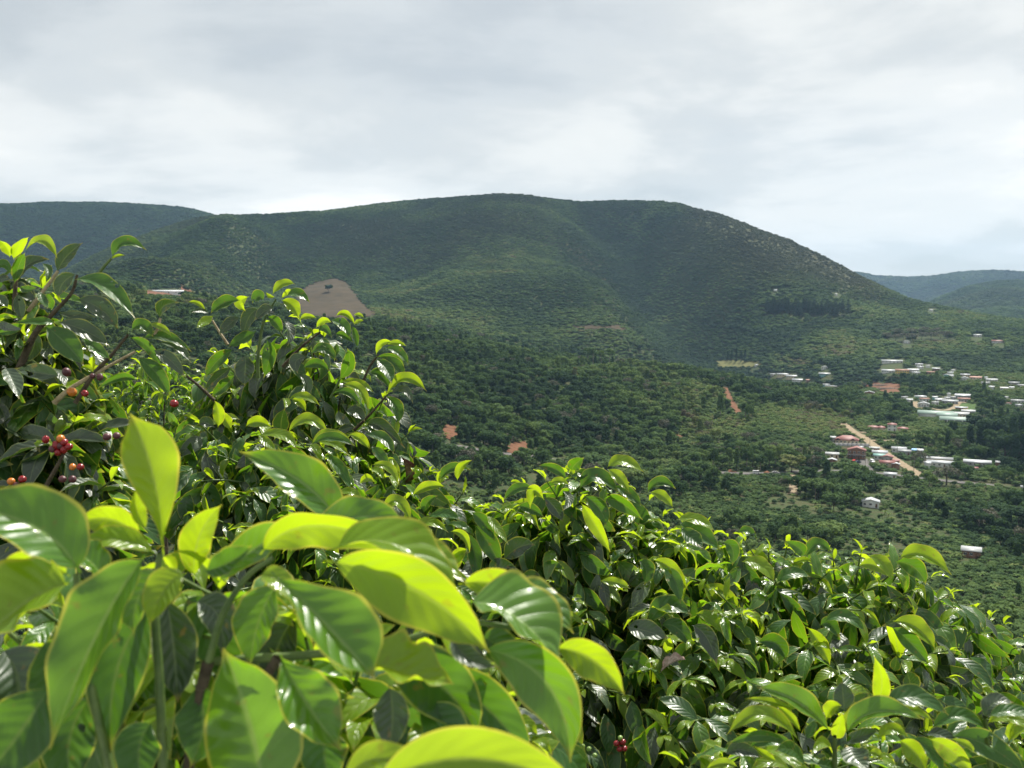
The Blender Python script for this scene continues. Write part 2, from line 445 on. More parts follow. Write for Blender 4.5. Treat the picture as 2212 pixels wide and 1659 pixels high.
def seg_dist(X, Y, pts):
    d = np.full(np.shape(X), 1e9)
    for (x0, y0), (x1, y1) in zip(pts[:-1], pts[1:]):
        dx, dy = x1 - x0, y1 - y0
        t = np.clip(((X - x0) * dx + (Y - y0) * dy) / (dx * dx + dy * dy), 0, 1)
        d = np.minimum(d, np.hypot(X - x0 - t * dx, Y - y0 - t * dy))
    return d
def xy_at(px, py, r):
    d = ray(px, py); h = math.hypot(d[0], d[1])
    return d[0] / h * r, d[1] / h * r
# gullies and spurs on the mountain's face
GULLY = [xy_at(1330, 470, 2250), xy_at(1370, 560, 2000), xy_at(1440, 640, 1760), xy_at(1500, 690, 1500), xy_at(1560, 740, 1300)]
GULLY2 = [xy_at(640, 520, 2250), xy_at(600, 590, 1800), xy_at(560, 620, 1500), xy_at(620, 660, 1250)]
SPUR = [xy_at(1230, 470, 2300), xy_at(1260, 560, 1950), xy_at(1330, 640, 1700), xy_at(1400, 690, 1480)]
SPUR2 = [xy_at(1480, 470, 2300), xy_at(1560, 540, 2050), xy_at(1640, 600, 1850)]
SPUR3 = [xy_at(520, 475, 2350), xy_at(430, 550, 1950), xy_at(330, 605, 1600)]
GULLY3 = [xy_at(430, 480, 2350), xy_at(340, 550, 2000), xy_at(240, 600, 1700)]
GULLY4 = [xy_at(900, 450, 2350), xy_at(860, 540, 2000), xy_at(830, 620, 1600)]
SPUR4 = [xy_at(1010, 440, 2350), xy_at(1010, 540, 2000), xy_at(1060, 640, 1650)]
for ln, dep, wd in ((GULLY, -125, 125), (GULLY2, -45, 95), (GULLY3, -40, 90), (GULLY4, -26, 110), (SPUR, 66, 130), (SPUR2, 46, 105), (SPUR3, 40, 100), (SPUR4, 34, 130)):
    Z += dep * np.exp(-(seg_dist(GX, GY, ln) / wd) ** 2)
# keep the skyline where the photograph has it
for a in range(len(TH)):
    want = KZ[a, 11] / KR[a, 11]
    sl = Z[a] / RR
    msk = (RR > 1400) & (RR < 2900)
    got = sl[msk].max()
    wgt = np.clip((RR - 1500) / 600, 0, 1) * np.clip((3200 - RR) / 400, 0, 1)
    Z[a] += (want - got) * RR * wgt
    for lay, lo, hi in ((13, 3000, 5000), (15, 5600, 7400)):
        if (lay == 13 and (TH[a] < -.2 or TH[a] > .3)) or (lay == 15 and TH[a] > .2):
            wf = np.clip((RR - lo) / 500, 0, 1) * np.clip((hi + 600 - RR) / 600, 0, 1)
            mk = (RR > lo) & (RR < hi)
            Z[a] += (KZ[a, lay] / KR[a, lay] - (Z[a] / RR)[mk].max()) * RR * wf
LR0, LR1 = math.log(RR[0]), math.log(RR[-1])
def height(X, Y):
    X = np.asarray(X, float); Y = np.asarray(Y, float)
    r = np.hypot(X, Y); th = np.arctan2(X, Y)
    fi = np.clip(np.interp(th, TH, np.arange(len(TH))), 0, len(TH) - 1.001)
    fj = np.clip((np.log(np.maximum(r, RR[0])) - LR0) / (LR1 - LR0) * (NR - 1), 0, NR - 1.001)
    i = fi.astype(int); j = fj.astype(int); a = fi - i; b = fj - j
    return (Z[i, j] * (1 - b) + Z[i, j + 1] * b) * (1 - a) + (Z[i + 1, j] * (1 - b) + Z[i + 1, j + 1] * b) * a
RQ = np.exp(np.linspace(math.log(120), math.log(8500), 1500))
def hit(px, py):
    """first ground point behind a pixel"""
    d = ray(px, py); h = math.hypot(d[0], d[1])
    g = height(d[0] / h * RQ, d[1] / h * RQ)
    k = np.argmax(g >= RQ * d[2] / h)
    if g[k] < RQ[k] * d[2] / h:
        k = len(RQ) - 1
    k0 = max(k - 1, 0)
    e0 = RQ[k0] * d[2] / h - g[k0]; e1 = RQ[k] * d[2] / h - g[k]
    t = e0 / (e0 - e1) if abs(e0 - e1) > 1e-9 else 0
    r = RQ[k0] + (RQ[k] - RQ[k0]) * min(max(t, 0), 1)
    x, y = d[0] / h * r, d[1] / h * r
    return np.array([x, y, float(height(x, y))]), r

def ground_material():
    m, t, out = new_mat('soil and ground cover')
    co = N(t, 'ShaderNodeTexCoord')
    def nz(scale, det=5.0):
        n = N(t, 'ShaderNodeTexNoise', ins={'Scale': scale, 'Detail': det, 'Roughness': 0.62})
        t.links.new(co.outputs['Object'], n.inputs['Vector']); return n.outputs['Fac']
    c = ramp(t, nz(0.012), [(0.35, (0.026, 0.050, 0.015)), (0.55, (0.040, 0.064, 0.020)), (0.7, (0.060, 0.064, 0.027))])
    c = mixc(t, math_node(t, 'MULTIPLY', ramp(t, nz(0.25, 4), [(0.42, (0, 0, 0)), (0.62, (1, 1, 1))]), 0.55), c, (0.075, 0.055, 0.032))
    dry = N(t, 'ShaderNodeAttribute', attribute_name='dry')
    c = mixc(t, math_node(t, 'MULTIPLY', dry.outputs['Fac'], 0.85), c, ramp(t, nz(0.06, 4), [(0.35, (0.040, 0.044, 0.020)), (0.65, (0.062, 0.054, 0.028))]))
    p = principled(t, **{'Roughness': 0.95, 'Specular IOR Level': 0.1})
    t.links.new(c, p.inputs['Base Color'])
    b = N(t, 'ShaderNodeBump', ins={'Strength': 0.6, 'Distance': 1.5})
    t.links.new(nz(0.35, 6), b.inputs['Height']); t.links.new(b.outputs[0], p.inputs['Normal'])
    t.links.new(p.outputs[0], out.inputs['Surface'])
    return m
MAT['ground'] = ground_material()
nT = len(TH)
idx = np.arange(nT * NR).reshape(nT, NR)
q = np.stack([idx[:-1, :-1], idx[:-1, 1:], idx[1:, 1:], idx[1:, :-1]], -1).reshape(-1, 4)[:, ::-1]
gv = np.stack([GX, GY, Z], -1).reshape(-1, 3)
gme = np_mesh('ground', gv, quads=q, mat=MAT['ground'])
gpx, gpy, gd = project(gv)
CREST = [(1520, 455), (1600, 480), (1700, 520), (1800, 570), (1880, 612)]
def crest_dry(px, py, r):
    return np.clip(1 - (py - np.interp(px, [c[0] for c in CREST], [c[1] for c in CREST])) / 60.0, 0, 1) * np.clip((px - 1460) / 160.0, 0, 1) * np.clip((1960 - px) / 120.0, 0, 1) * (r > 1500) * (r < 2700)
add_attr(gme, 'dry', crest_dry(gpx, gpy, np.hypot(gv[:, 0], gv[:, 1])))
ground = mesh_obj('ground', gme, kind='structure')

# ------------------------------------------------------------------ clearings: where no plant may stand (filled by roads, fields, houses)
CLR = np.zeros((1659, 2212), np.uint8)       # 1: nothing, 2: nothing tall
def clear_poly(pts, val=1, grow=0):
    pts = np.array(pts, float)
    x0, y0 = np.floor(pts.min(0) - grow).astype(int); x1, y1 = np.ceil(pts.max(0) + grow).astype(int)
    x0, y0, x1, y1 = max(x0, 0), max(y0, 0), min(x1, 2211), min(y1, 1658)
    if x1 <= x0 or y1 <= y0: return
    yy, xx = np.mgrid[y0:y1 + 1, x0:x1 + 1]
    ins = inside(xx.ravel(), yy.ravel(), pts).reshape(xx.shape)
    sub = CLR[y0:y1 + 1, x0:x1 + 1]
    if val == 1: sub[ins] = 1
    else: sub[ins & (sub == 0)] = 2
def inside(x, y, poly):
    poly = np.asarray(poly, float)
    c = np.zeros(np.shape(x), bool)
    j = len(poly) - 1
    for i in range(len(poly)):
        xi, yi = poly[i]; xj, yj = poly[j]
        if yi != yj:
            c ^= ((yi > y) != (yj > y)) & (x < (xj - xi) * (y - yi) / (yj - yi) + xi)
        j = i
    return c
def P1(x, y): return 1778.5 + x * .1302, 914.5 + y * .1302
def P2(x, y): return 1922.5 + x * .1309, 777.6 + y * .1309
def P3(x, y): return 1634.5 + x * .1302, 763.2 + y * .1302
def P4(x, y): return 1512.0 + x * .1302, 972.0 + y * .1302
def P5(x, y): return 1972.9 + x * .1081, 957.6 + y * .1081
def PZ(x, y): return 1474.7 + x * .3333, 540.0 + y * .3333
def PF(x, y): return x, y

# ---- sheets of bare earth, fields and roads draped on the ground
MAT['dirt'] = simple_mat('tan dirt road', (0.175, 0.135, 0.085), (0.27, 0.215, 0.145), 0.5, 0.95, 0.1, bump=0.3, bscale=2.0)
MAT['asphalt'] = simple_mat('worn grey asphalt', (0.065, 0.062, 0.060), (0.12, 0.112, 0.104), 0.4, 0.9, 0.2)
MAT['red_earth'] = simple_mat('raw red earth', (0.095, 0.042, 0.022), (0.160, 0.080, 0.044), 0.35, 0.95, 0.1, bump=0.5, bscale=1.0)
MAT['brown_field'] = simple_mat('ploughed brown field', (0.040, 0.031, 0.016), (0.066, 0.048, 0.026), 0.05, 0.95, 0.1, bump=0.4, bscale=0.6)
MAT['yellow_grass'] = simple_mat('dry yellow grass', (0.10, 0.105, 0.035), (0.15, 0.145, 0.055), 0.1, 0.95, 0.1)
MAT['green_grass'] = simple_mat('mown green grass', (0.04, 0.075, 0.018), (0.065, 0.105, 0.028), 0.15, 0.95, 0.1)
def drape_poly(name, poly, mat, lift=0.25, n=26, grow=2, clear=True, cell=None):
    poly = np.array(poly, float)
    if clear: clear_poly(poly, 1)
    # subdivide in the ground plane
    W = np.array([hit(*p)[0] for p in poly])
    cxy = W[:, :2].mean(0)
    lo, hi = W[:, :2].min(0), W[:, :2].max(0)
    step = max((hi - lo).max() / n, 1.0)
    nx = int((hi[0] - lo[0]) / step) + 2; ny = int((hi[1] - lo[1]) / step) + 2
    xs = lo[0] + np.arange(nx + 1) * step - step * 0.5; ys = lo[1] + np.arange(ny + 1) * step - step * 0.5
    xx, yy = np.meshgrid(xs, ys, indexing='ij')
    jit = (RNG.random(xx.shape) - 0.5) * step * 0.5; jit2 = (RNG.random(xx.shape) - 0.5) * step * 0.5
    xx = xx + jit; yy = yy + jit2
    ok = inside((xx[:-1, :-1] + xx[1:, 1:]) / 2, (yy[:-1, :-1] + yy[1:, 1:]) / 2, W[:, :2])
    zz = height(xx, yy) + lift
    ii = np.arange(xx.size).reshape(xx.shape)
    qd = np.stack([ii[:-1, :-1], ii[1:, :-1], ii[1:, 1:], ii[:-1, 1:]], -1)[ok]
    if not len(qd): return None
    me = np_mesh(name, np.stack([xx, yy, zz], -1).reshape(-1, 3), quads=qd, mat=mat)
    return mesh_obj(name, me, kind='structure')
def drape_road(name, pts, width, mat, lift=0.35, clear_px=3.0):
    W = np.array([hit(*p)[0] for p in pts])
    C = curve_pts(W[:, :2], 14)
    T = np.gradient(C, axis=0); T /= np.linalg.norm(T, axis=1)[:, None]
    Nn = np.stack([-T[:, 1], T[:, 0]], 1)
    offs = np.linspace(-0.5, 0.5, 5)
    wd = width * (1 + 0.12 * np.sin(np.arange(len(C)) * 1.7))
    V = []
    for o in offs:
        p = C + Nn * (o * wd)[:, None]
        V.append(np.column_stack([p, height(p[:, 0], p[:, 1])]))
    V = np.array(V)
    V[:, :, 2] = V[:, :, 2].max(0)[None, :] * 0.5 + V[:, :, 2] * 0.5 + lift
    n = len(C); ii = np.arange(5 * n).reshape(5, n)
    qd = np.stack([ii[:-1, :-1], ii[:-1, 1:], ii[1:, 1:], ii[1:, :-1]], -1).reshape(-1, 4)[:, ::-1]
    me = np_mesh(name, V.reshape(-1, 3), quads=qd, mat=mat)
    o = mesh_obj(name, me, kind='structure')
    a, b, d = project(V.reshape(5, n, 3))
    for i in range(n - 1):
        pad = clear_px
        clear_poly([(a[0, i], b[0, i] - pad), (a[0, i + 1], b[0, i + 1] - pad), (a[4, i + 1], b[4, i + 1] + pad), (a[4, i], b[4, i] + pad)], 1)
        clear_poly([(a[4, i], b[4, i] - pad), (a[4, i + 1], b[4, i + 1] - pad), (a[0, i + 1], b[0, i + 1] + pad), (a[0, i], b[0, i] + pad)], 1)
        ym = max(b[0, i], b[4, i], b[0, i + 1], b[4, i + 1]); yl = min(b[0, i], b[4, i], b[0, i + 1], b[4, i + 1])
        clear_poly([(a[2, i] - 6, yl), (a[2, i + 1] + 6, yl), (a[2, i + 1] + 6, ym + 16), (a[2, i] - 6, ym + 16)], 2)
    return o
drape_road('dirt_road', [P1(330, 5), P1(430, 95), P1(530, 165), P1(640, 215), P1(760, 315), P1(920, 430), P1(1100, 550), P1(1300, 680), P1(1480, 790), P1(1640, 895)], 7.0, MAT['dirt'])
drape_road('paved_road', [PF(950, 960), PF(985, 966), PF(1040, 975), PF(1110, 985), PF(1180, 992), PF(1290, 1003), PF(1400, 1012), PF(1500, 1019), P4(300, 382), P4(850, 398), P4(1250, 396), P4(1480, 388), P4(1740, 362), P1(420, 800) , P1(590, 812), P1(850, 832), P1(1250, 868), P1(1560, 905), P1(1760, 925), P5(720, 765), P5(1060, 800), P5(1480, 840), P5(1840, 885), P5(2212, 960)], 7.5, MAT['asphalt'])
drape_road('dirt_path', [P4(1540, 420), P4(1560, 560), P4(1550, 660), P4(1530, 750)], 5.0, MAT['dirt'], clear_px=6.0)
drape_road('red_track', [PZ(270, 895), PZ(300, 960), PZ(330, 1010), PZ(370, 1070)], 5.5, MAT['red_earth'])
drape_road('village_lane', [P2(400, 690), P2(420, 790), P2(640, 805), P2(900, 835), P2(1060, 790), P2(1130, 710), P2(1250, 705)], 6.0, MAT['dirt'])
drape_road('side_lane', [P1(770, 290), P1(900, 292), P1(1050, 292), P1(1250, 300)], 4.5, MAT['dirt'])
drape_road('villa_lane', [P1(590, 155), P1(700, 158), P1(850, 170)], 4.5, MAT['dirt'])
drape_poly('car_park', [P1(560, 730), P1(610, 600), P1(740, 590), P1(760, 700), P1(860, 800), P1(600, 760)], MAT['asphalt'])
drape_poly('brown_field', [(636, 640), (648, 627), (664, 616), (684, 608), (706, 603), (730, 603), (746, 606), (756, 617), (766, 632), (780, 650), (796, 666), (815, 682), (780, 686), (740, 688), (700, 687), (660, 684), (645, 664)], MAT['brown_field'], 0.8, n=60)
drape_poly('yellow_field', [(1543, 781), (1570, 780), (1640, 783), (1650, 791), (1600, 795), (1556, 793)], MAT['yellow_grass'], 1.3)
drape_poly('earth_platform', [(270, 632), (310, 628), (420, 628), (445, 634), (410, 641), (330, 642), (280, 641)], MAT['red_earth'], 0.8)
drape_poly('red_bank', [(955, 922), (968, 917), (985, 922), (990, 940), (978, 952), (962, 948)], MAT['red_earth'], 0.5)
drape_poly('red_bank', [(1093, 968), (1110, 957), (1135, 955), (1145, 968), (1140, 982), (1118, 984), (1098, 978)], MAT['red_earth'], 0.5)
drape_poly('red_bank', [(1461, 940), (1468, 937), (1474, 945), (1466, 950)], MAT['red_earth'], 0.5)
drape_poly('red_bank', [P4(470, 380), P4(490, 310), P4(530, 360), P4(640, 382)], MAT['red_earth'], 0.6)
drape_poly('red_bank', [P4(1050, 392), P4(1110, 360), P4(1170, 392)], MAT['red_earth'], 0.6)
drape_poly('earth_scar', [(1235, 706), (1260, 702), (1300, 706), (1330, 703), (1366, 712), (1340, 715), (1290, 711), (1255, 712)], MAT['brown_field'], 0.8)
drape_poly('earth_terrace', [P3(1680, 450), P3(1850, 470), P3(2212, 500), P2(180, 400), P2(170, 560), P2(60, 560), P3(2212, 690), P3(2090, 680), P3(1990, 610), P3(1750, 540)], MAT['red_earth'], 0.5)
drape_poly('red_bank', [P2(290, 460), P2(380, 470), P2(370, 545), P2(290, 520)], MAT['red_earth'], 0.5)
drape_poly('village_green', [P2(1100, 740), P2(1220, 715), P2(1420, 720), P2(1420, 870), P2(1290, 870), P2(1080, 800)], MAT['green_grass'], 0.3)
drape_poly('green_plot', [P1(200, 480), P1(380, 480), P1(340, 525), P1(220, 530)], MAT['green_grass'], 0.3)
drape_poly('brown_plot', [P1(200, 440), P1(380, 390), P1(690, 395), P1(650, 450), P1(210, 470)], MAT['brown_field'], 0.3)

# ------------------------------------------------------------------ houses
MAT['tin'] = simple_mat('pale galvanised roof sheet', (0.20, 0.215, 0.225), (0.50, 0.52, 0.54), 0.45, 0.5, 0.4, streak=(0.3, 3.0, 1.0))
MAT['tin_grey'] = simple_mat('weathered grey roof sheet', (0.20, 0.215, 0.22), (0.32, 0.33, 0.33), 0.5, 0.6, 0.4, streak=(0.3, 3.0, 1.0))
MAT['tin_red'] = simple_mat('red painted roof sheet', (0.15, 0.050, 0.044), (0.24, 0.095, 0.080), 0.4, 0.6, 0.3, streak=(0.3, 3.0, 1.0))
MAT['tin_rust'] = simple_mat('rust brown roof sheet', (0.24, 0.12, 0.09), (0.36, 0.20, 0.15), 0.4, 0.7, 0.3, streak=(0.3, 3.0, 1.0))
MAT['tin_green'] = simple_mat('pale green roof sheet', (0.18, 0.26, 0.22), (0.27, 0.35, 0.30), 0.3, 0.6, 0.3, streak=(0.3, 3.0, 1.0))
MAT['tin_teal'] = simple_mat('teal roof sheet', (0.16, 0.32, 0.29), (0.24, 0.40, 0.36), 0.3, 0.6, 0.3, streak=(0.3, 3.0, 1.0))
MAT['tin_blue'] = simple_mat('blue tarpaulin roof', (0.16, 0.33, 0.62), (0.28, 0.45, 0.72), 0.5, 0.6, 0.3)
MAT['wall_white'] = simple_mat('white wall', (0.56, 0.56, 0.53), (0.70, 0.69, 0.66), 0.6, 0.9, 0.2)
MAT['wall_cream'] = simple_mat('cream wall', (0.52, 0.43, 0.29), (0.62, 0.53, 0.38), 0.6, 0.9, 0.2)
MAT['wall_grey'] = simple_mat('concrete block wall', (0.27, 0.27, 0.26), (0.40, 0.39, 0.38), 0.6, 0.9, 0.2)
MAT['wall_yellow'] = simple_mat('yellow wall', (0.60, 0.42, 0.10), (0.70, 0.52, 0.18), 0.6, 0.9, 0.2)
MAT['wall_brown'] = simple_mat('brown wall', (0.16, 0.085, 0.055), (0.26, 0.15, 0.10), 0.6, 0.9, 0.2)
MAT['wall_teal'] = simple_mat('teal wall', (0.16, 0.34, 0.33), (0.24, 0.42, 0.41), 0.6, 0.9, 0.2)
MAT['dark_open'] = simple_mat('dark window glass', (0.015, 0.018, 0.020), (0.035, 0.04, 0.045), 1.0, 0.2, 0.5)
MAT['door_wood'] = simple_mat('wooden door', (0.10, 0.05, 0.03), (0.18, 0.10, 0.06), 2.0, 0.7, 0.3)
def roof_mesh(name, w2, d2, z0, rise, style, mat, th=0.12):
    """a sheet roof with thickness over a w2 x d2 half-size plan"""
    if style == 'x':      # ridge runs across the view
        V = [(-w2, -d2, z0), (w2, -d2, z0), (w2, 0, z0 + rise), (-w2, 0, z0 + rise), (w2, d2, z0), (-w2, d2, z0)]
        Fq = [(0, 1, 2, 3), (3, 2, 4, 5)]
    elif style == 'y':    # gable end faces the view
        V = [(-w2, -d2, z0), (0, -d2, z0 + rise), (0, d2, z0 + rise), (-w2, d2, z0), (w2, -d2, z0), (w2, d2, z0)]
        Fq = [(0, 1, 2, 3), (1, 4, 5, 2)]
    elif style == 's':    # one slope, falling towards the view
        V = [(-w2, -d2, z0), (w2, -d2, z0), (w2, d2, z0 + rise), (-w2, d2, z0 + rise)]
        Fq = [(0, 1, 2, 3)]
    else:                 # hip
        k = max(w2 - d2, 0.15 * w2)
        V = [(-w2, -d2, z0), (w2, -d2, z0), (w2, d2, z0), (-w2, d2, z0), (-k, 0, z0 + rise), (k, 0, z0 + rise)]
        Fq = [(0, 1, 5, 4), (2, 3, 4, 5), (1, 2, 5, 5), (3, 0, 4, 4)]
    n = len(V)
    V2 = V + [(x, y, z - th) for x, y, z in V]
    quads = [f for f in Fq if len(set(f)) == 4]; tris = [tuple(dict.fromkeys(f)) for f in Fq if len(set(f)) == 3]
    edges = {}
    for f in Fq:
        f = tuple(dict.fromkeys(f))
        for a, b in zip(f, f[1:] + f[:1]):
            edges[(a, b)] = 1
    bot_q = [tuple(i + n for i in f[::-1]) for f in quads]; bot_t = [tuple(i + n for i in f[::-1]) for f in tris]
    side = [(b, a, a + n, b + n) for (a, b) in edges if (b, a) not in edges]
    return np_mesh(name, np.array(V2), quads=quads + bot_q + side, tris=tris + bot_t, mat=mat, smooth=False)
def wall_mesh(name, w2, d2, h, rise, style, mat, below=2.5):
    V = [(-w2, -d2, -below), (w2, -d2, -below), (w2, d2, -below), (-w2, d2, -below), (-w2, -d2, h), (w2, -d2, h), (w2, d2, h), (-w2, d2, h)]
    Q = [(0, 1, 5, 4), (1, 2, 6, 5), (2, 3, 7, 6), (3, 0, 4, 7)]
    T = []
    if style == 'x':
        V += [(-w2, 0, h + rise), (w2, 0, h + rise)]; T = [(7, 4, 8), (5, 6, 9)]
    elif style == 'y':
        V += [(0, -d2, h + rise), (0, d2, h + rise)]; T = [(4, 5, 8), (6, 7, 9)]
    elif style == 's':
        V[6] = (w2, d2, h + rise); V[7] = (-w2, d2, h + rise)
    return np_mesh(name, np.array(V), quads=Q, tris=T, mat=mat, smooth=False)
WIN_CACHE = {}
def window_meshes(wd, ht):
    k = (round(wd, 1), round(ht, 1))
    if k not in WIN_CACHE:
        a, b = k[0] / 2, k[1] / 2
        fr = boxes_mesh('window', [(-a - .08, a + .08, -.05, .04, -b - .08, -b), (-a - .08, a + .08, -.05, .04, b, b + .08), (-a - .08, -a, -.05, .04, -b, b), (a, a + .08, -.05, .04, -b, b), (-.04, .04, -.045, .03, -b, b)], MAT['wall_white'])
        pn = boxes_mesh('pane', [(-a, a, -.02, .02, -b, b)], MAT['dark_open'])
        WIN_CACHE[k] = (fr, pn)
    return WIN_CACHE[k]
DOOR_ME = boxes_mesh('door', [(-.5, .5, -.05, .05, 0, 2.05), (.32, .40, -.09, -.05, 1.0, 1.08)], MAT['door_wood'])
def house(Pf, x0, x1, yb, roof, wall, label, style='x', storeys=1, depth=None, rise=None, name='house', windows=True, rz=0.0, dy=0.0, clear_top=None):
    (ax, ay), (bx, by) = Pf(x0, yb), Pf(x1, yb)
    c, r = hit((ax + bx) / 2, ay)
    wid = (bx - ax) / F * r
    dep = depth or min(max(wid * 0.62, 5.0), 10.0)
    h = 2.7 * storeys
    rs = rise if rise is not None else min(max(0.12 * (dep if style != 'y' else wid * 1.3), 0.6), 2.0)
    top = ay - (h + rs) / r * F - 4
    tl = min(40, 8.0 / r * F)
    clear_poly([(ax - 2, top + 3), (bx + 2, top + 3), (bx + 2, ay + min(1.5, 900 / r)), (ax - 2, ay + min(1.5, 900 / r))], 1)
    if r < 560: clear_poly([(ax - 4, ay - 2), (bx + 4, ay - 2), (bx + 4, ay + 13), (ax - 4, ay + 13)], 1)
    clear_poly([(ax - 7, top), (bx + 7, top), (bx + 7, ay + tl), (ax - 7, ay + tl)], 2)
    az = math.atan2(c[0], c[1])
    loc = c + np.array([math.sin(az), math.cos(az), 0]) * dep / 2
    loc[2] = c[2] + 0.2
    e = empty(name, loc, -az + rz, label=label, cat='house' if name in ('house', 'villa') else name.replace('_', ' '))
    w2, d2 = wid / 2, dep / 2
    ov = min(0.5, wid * 0.06)
    mesh_obj('wall', wall_mesh('wall', w2 - ov, d2 - ov, h, rs * (1 - ov / (d2 if style != 'y' else w2)), style, MAT[wall]), e)
    mesh_obj('roof', roof_mesh('roof', w2, d2, h + 0.10, rs, style, MAT[roof]), e)
    if windows:
        nwin = int(np.clip((2 * w2 - 2.2) / 2.8, 1, 5))
        for s in range(storeys):
            fr, pn = window_meshes(1.2, 1.0)
            xs = np.linspace(-w2 + ov + 1.3, w2 - ov - 1.3, nwin + 1) if nwin > 0 else []
            for i, xx in enumerate(xs):
                if s == 0 and i == nwin // 2 + 1 or (nwin == 1 and i == 1 and s == 0):
                    d = mesh_obj('door', DOOR_ME, e); d.location = (xx, -d2 + ov - 0.06, 0.0)
                    continue
                f = mesh_obj('window', fr, e); f.location = (xx, -d2 + ov - 0.03, 1.55 + 2.7 * s)
                mesh_obj('pane', pn, f)
    return e
H = house
# -- the near village along the dirt road
e = H(P1, 205, 575, 350, 'tin_red', 'wall_cream', 'long red-roofed house with two dark gable vents behind a grey yard wall', 'h', depth=11, rise=3.0)
for gx in (-6.2, 4.2):
    g = mesh_obj('roof_gable', roof_mesh('roof_gable', 1.9, 2.2, 3.0, 1.5, 'y', MAT['tin_red']), e); g.location = (gx, -3.4, 0)
    v = mesh_obj('gable_vent', np_mesh('gable_vent', np.array([(-1.6, 0, 2.95), (1.6, 0, 2.95), (0, 0, 4.2), (-1.6, .1, 2.95), (1.6, .1, 2.95), (0, .1, 4.2)]), quads=[(0, 3, 4, 1), (1, 4, 5, 2), (2, 5, 3, 0)], tris=[(0, 1, 2), (5, 4, 3)], mat=MAT['dark_open'], smooth=False), e); v.location = (gx, -5.45, 0)
def yard_wall(Pf, x0, x1, y0, y1, hgt, label):
    a, _ = hit(*Pf(x0, y0)); b, _ = hit(*Pf(x1, y1))
    L = math.hypot(b[0] - a[0], b[1] - a[1]); ang = math.atan2(b[1] - a[1], b[0] - a[0])
    o = empty('yard_wall', a, ang, label=label, cat='wall')
    n = max(int(L / 3.2), 1); st = L / n
    me = boxes_mesh('wall_panel', [(0.12, st - 0.12, -0.07, 0.07, -2.0, hgt)], MAT['wall_grey'])
    pe = boxes_mesh('post', [(-0.13, 0.13, -0.13, 0.13, -2.0, hgt + 0.15)], MAT['wall_grey'])
    for i in range(n + 1):
        z = (b[2] - a[2]) * i / n
        p = mesh_obj('post', pe, o); p.location = (i * st, 0, z)
        if i < n:
            w_ = mesh_obj('wall_panel', me, o); w_.location = (i * st, 0, z + (b[2] - a[2]) / n / 2)
    clear_poly([(Pf(x0, y0)[0] - 2, Pf(x0, y0)[1] - 8), (Pf(x1, y1)[0] + 2, Pf(x1, y1)[1] - 8), (Pf(x1, y1)[0] + 2, Pf(x1, y1)[1] + 3), (Pf(x0, y0)[0] - 2, Pf(x0, y0)[1] + 3)], 1)
yard_wall(P1, 170, 755, 372, 388, 2.2, 'long grey concrete yard wall in front of the long red-roofed house')
H(P1, 115, 205, 305, 'tin_grey', 'wall_grey', 'small grey shed against the end of the long red-roofed house', 's', name='shed', windows=False)
e = H(P1, 405, 695, 592, 'tin_red', 'wall_brown', 'two-storey house with red gable roof and balcony above the car park', 'y', storeys=2, depth=9, rise=2.2)
wd_ = 290 * .1302 / F * 690
mesh_obj('balcony', boxes_mesh('balcony', [(-wd_ / 2, wd_ / 2, -6.0, -4.1, 2.6, 2.8), (-wd_ / 2, wd_ / 2, -6.0, -5.92, 3.55, 3.65)], MAT['wall_grey']), e)
for i in range(7):
    p = mesh_obj('railing_post', boxes_mesh('railing_post', [(-.05, .05, -.05, .05, 0, 0.8)], MAT['wall_grey']) if i == 0 else p.data, e); p.location = (-wd_ / 2 + 0.3 + i * (wd_ - 0.6) / 6, -5.95, 2.8)
H(P1, 35, 255, 585, 'tin_grey', 'wall_cream', 'low cream-walled house with flat grey roof beside the big roadside tree', 's', rise=0.6)
H(P1, 60, 222, 688, 'tin', 'wall_brown', 'low hut with bright white gable roof below the cream-walled house', 'y', windows=False, name='hut')
H(P1, 815, 1055, 558, 'tin', 'wall_white', 'white double-pitched roof house just above the teal roof', 'x', depth=9)
H(P1, 835, 1030, 612, 'tin_teal', 'wall_white', 'teal-roofed house between the white roof and the red gable', 'x', depth=8)
H(P1, 950, 1150, 640, 'tin_red', 'wall_grey', 'grey house whose red gable faces the car park', 'y', depth=9)
H(P1, 935, 1180, 732, 'tin_red', 'wall_cream', 'cream house with the broad red roof next to the roadside hedge', 'x', depth=9)
H(P1, 1150, 1258, 700, 'tin_red', 'wall_brown', 'small red-roofed annexe at the edge of the dirt road', 's')
H(P1, 1135, 1265, 757, 'tin', 'wall_brown', 'tiny white gable-roofed hut in front of the broad red roof', 'y', name='hut', windows=False)
H(P1, 1010, 1210, 928, 'tin', 'wall_white', 'white-walled house with white roof right below the paved road', 'x', depth=7)
H(P1, 765, 930, 482, 'tin_grey', 'wall_brown', 'open dark shed with flat grey roof beside the dirt road', 's', rise=0.4, name='shed')
H(P1, 590, 662, 468, 'tin', 'wall_white', 'small white-roofed shed behind the two-storey red house', 'x', name='shed', windows=False)
H(P1, 1140, 1370, 492, 'tin', 'wall_white', 'bright white-roofed house right of the dirt road bend', 'x', depth=8)
H(P1, 1245, 1445, 535, 'tin_grey', 'wall_grey', 'grey-roofed block house in front of the bright white roof', 'x', depth=7)
H(P1, 1465, 1542, 515, 'tin_blue', 'wall_grey', 'small shed with a bright blue roof', 's', name='shed', windows=False)
H(P1, 1545, 1655, 520, 'tin', 'wall_grey', 'grey concrete shed with white roof beside the blue-roofed shed', 's', name='shed')
e = H(P1, 1065, 1210, 140, 'tin_red', 'wall_white', 'white villa with a raised middle storey and low red side roofs', 'h', storeys=2, depth=8, name='villa', rise=1.2)
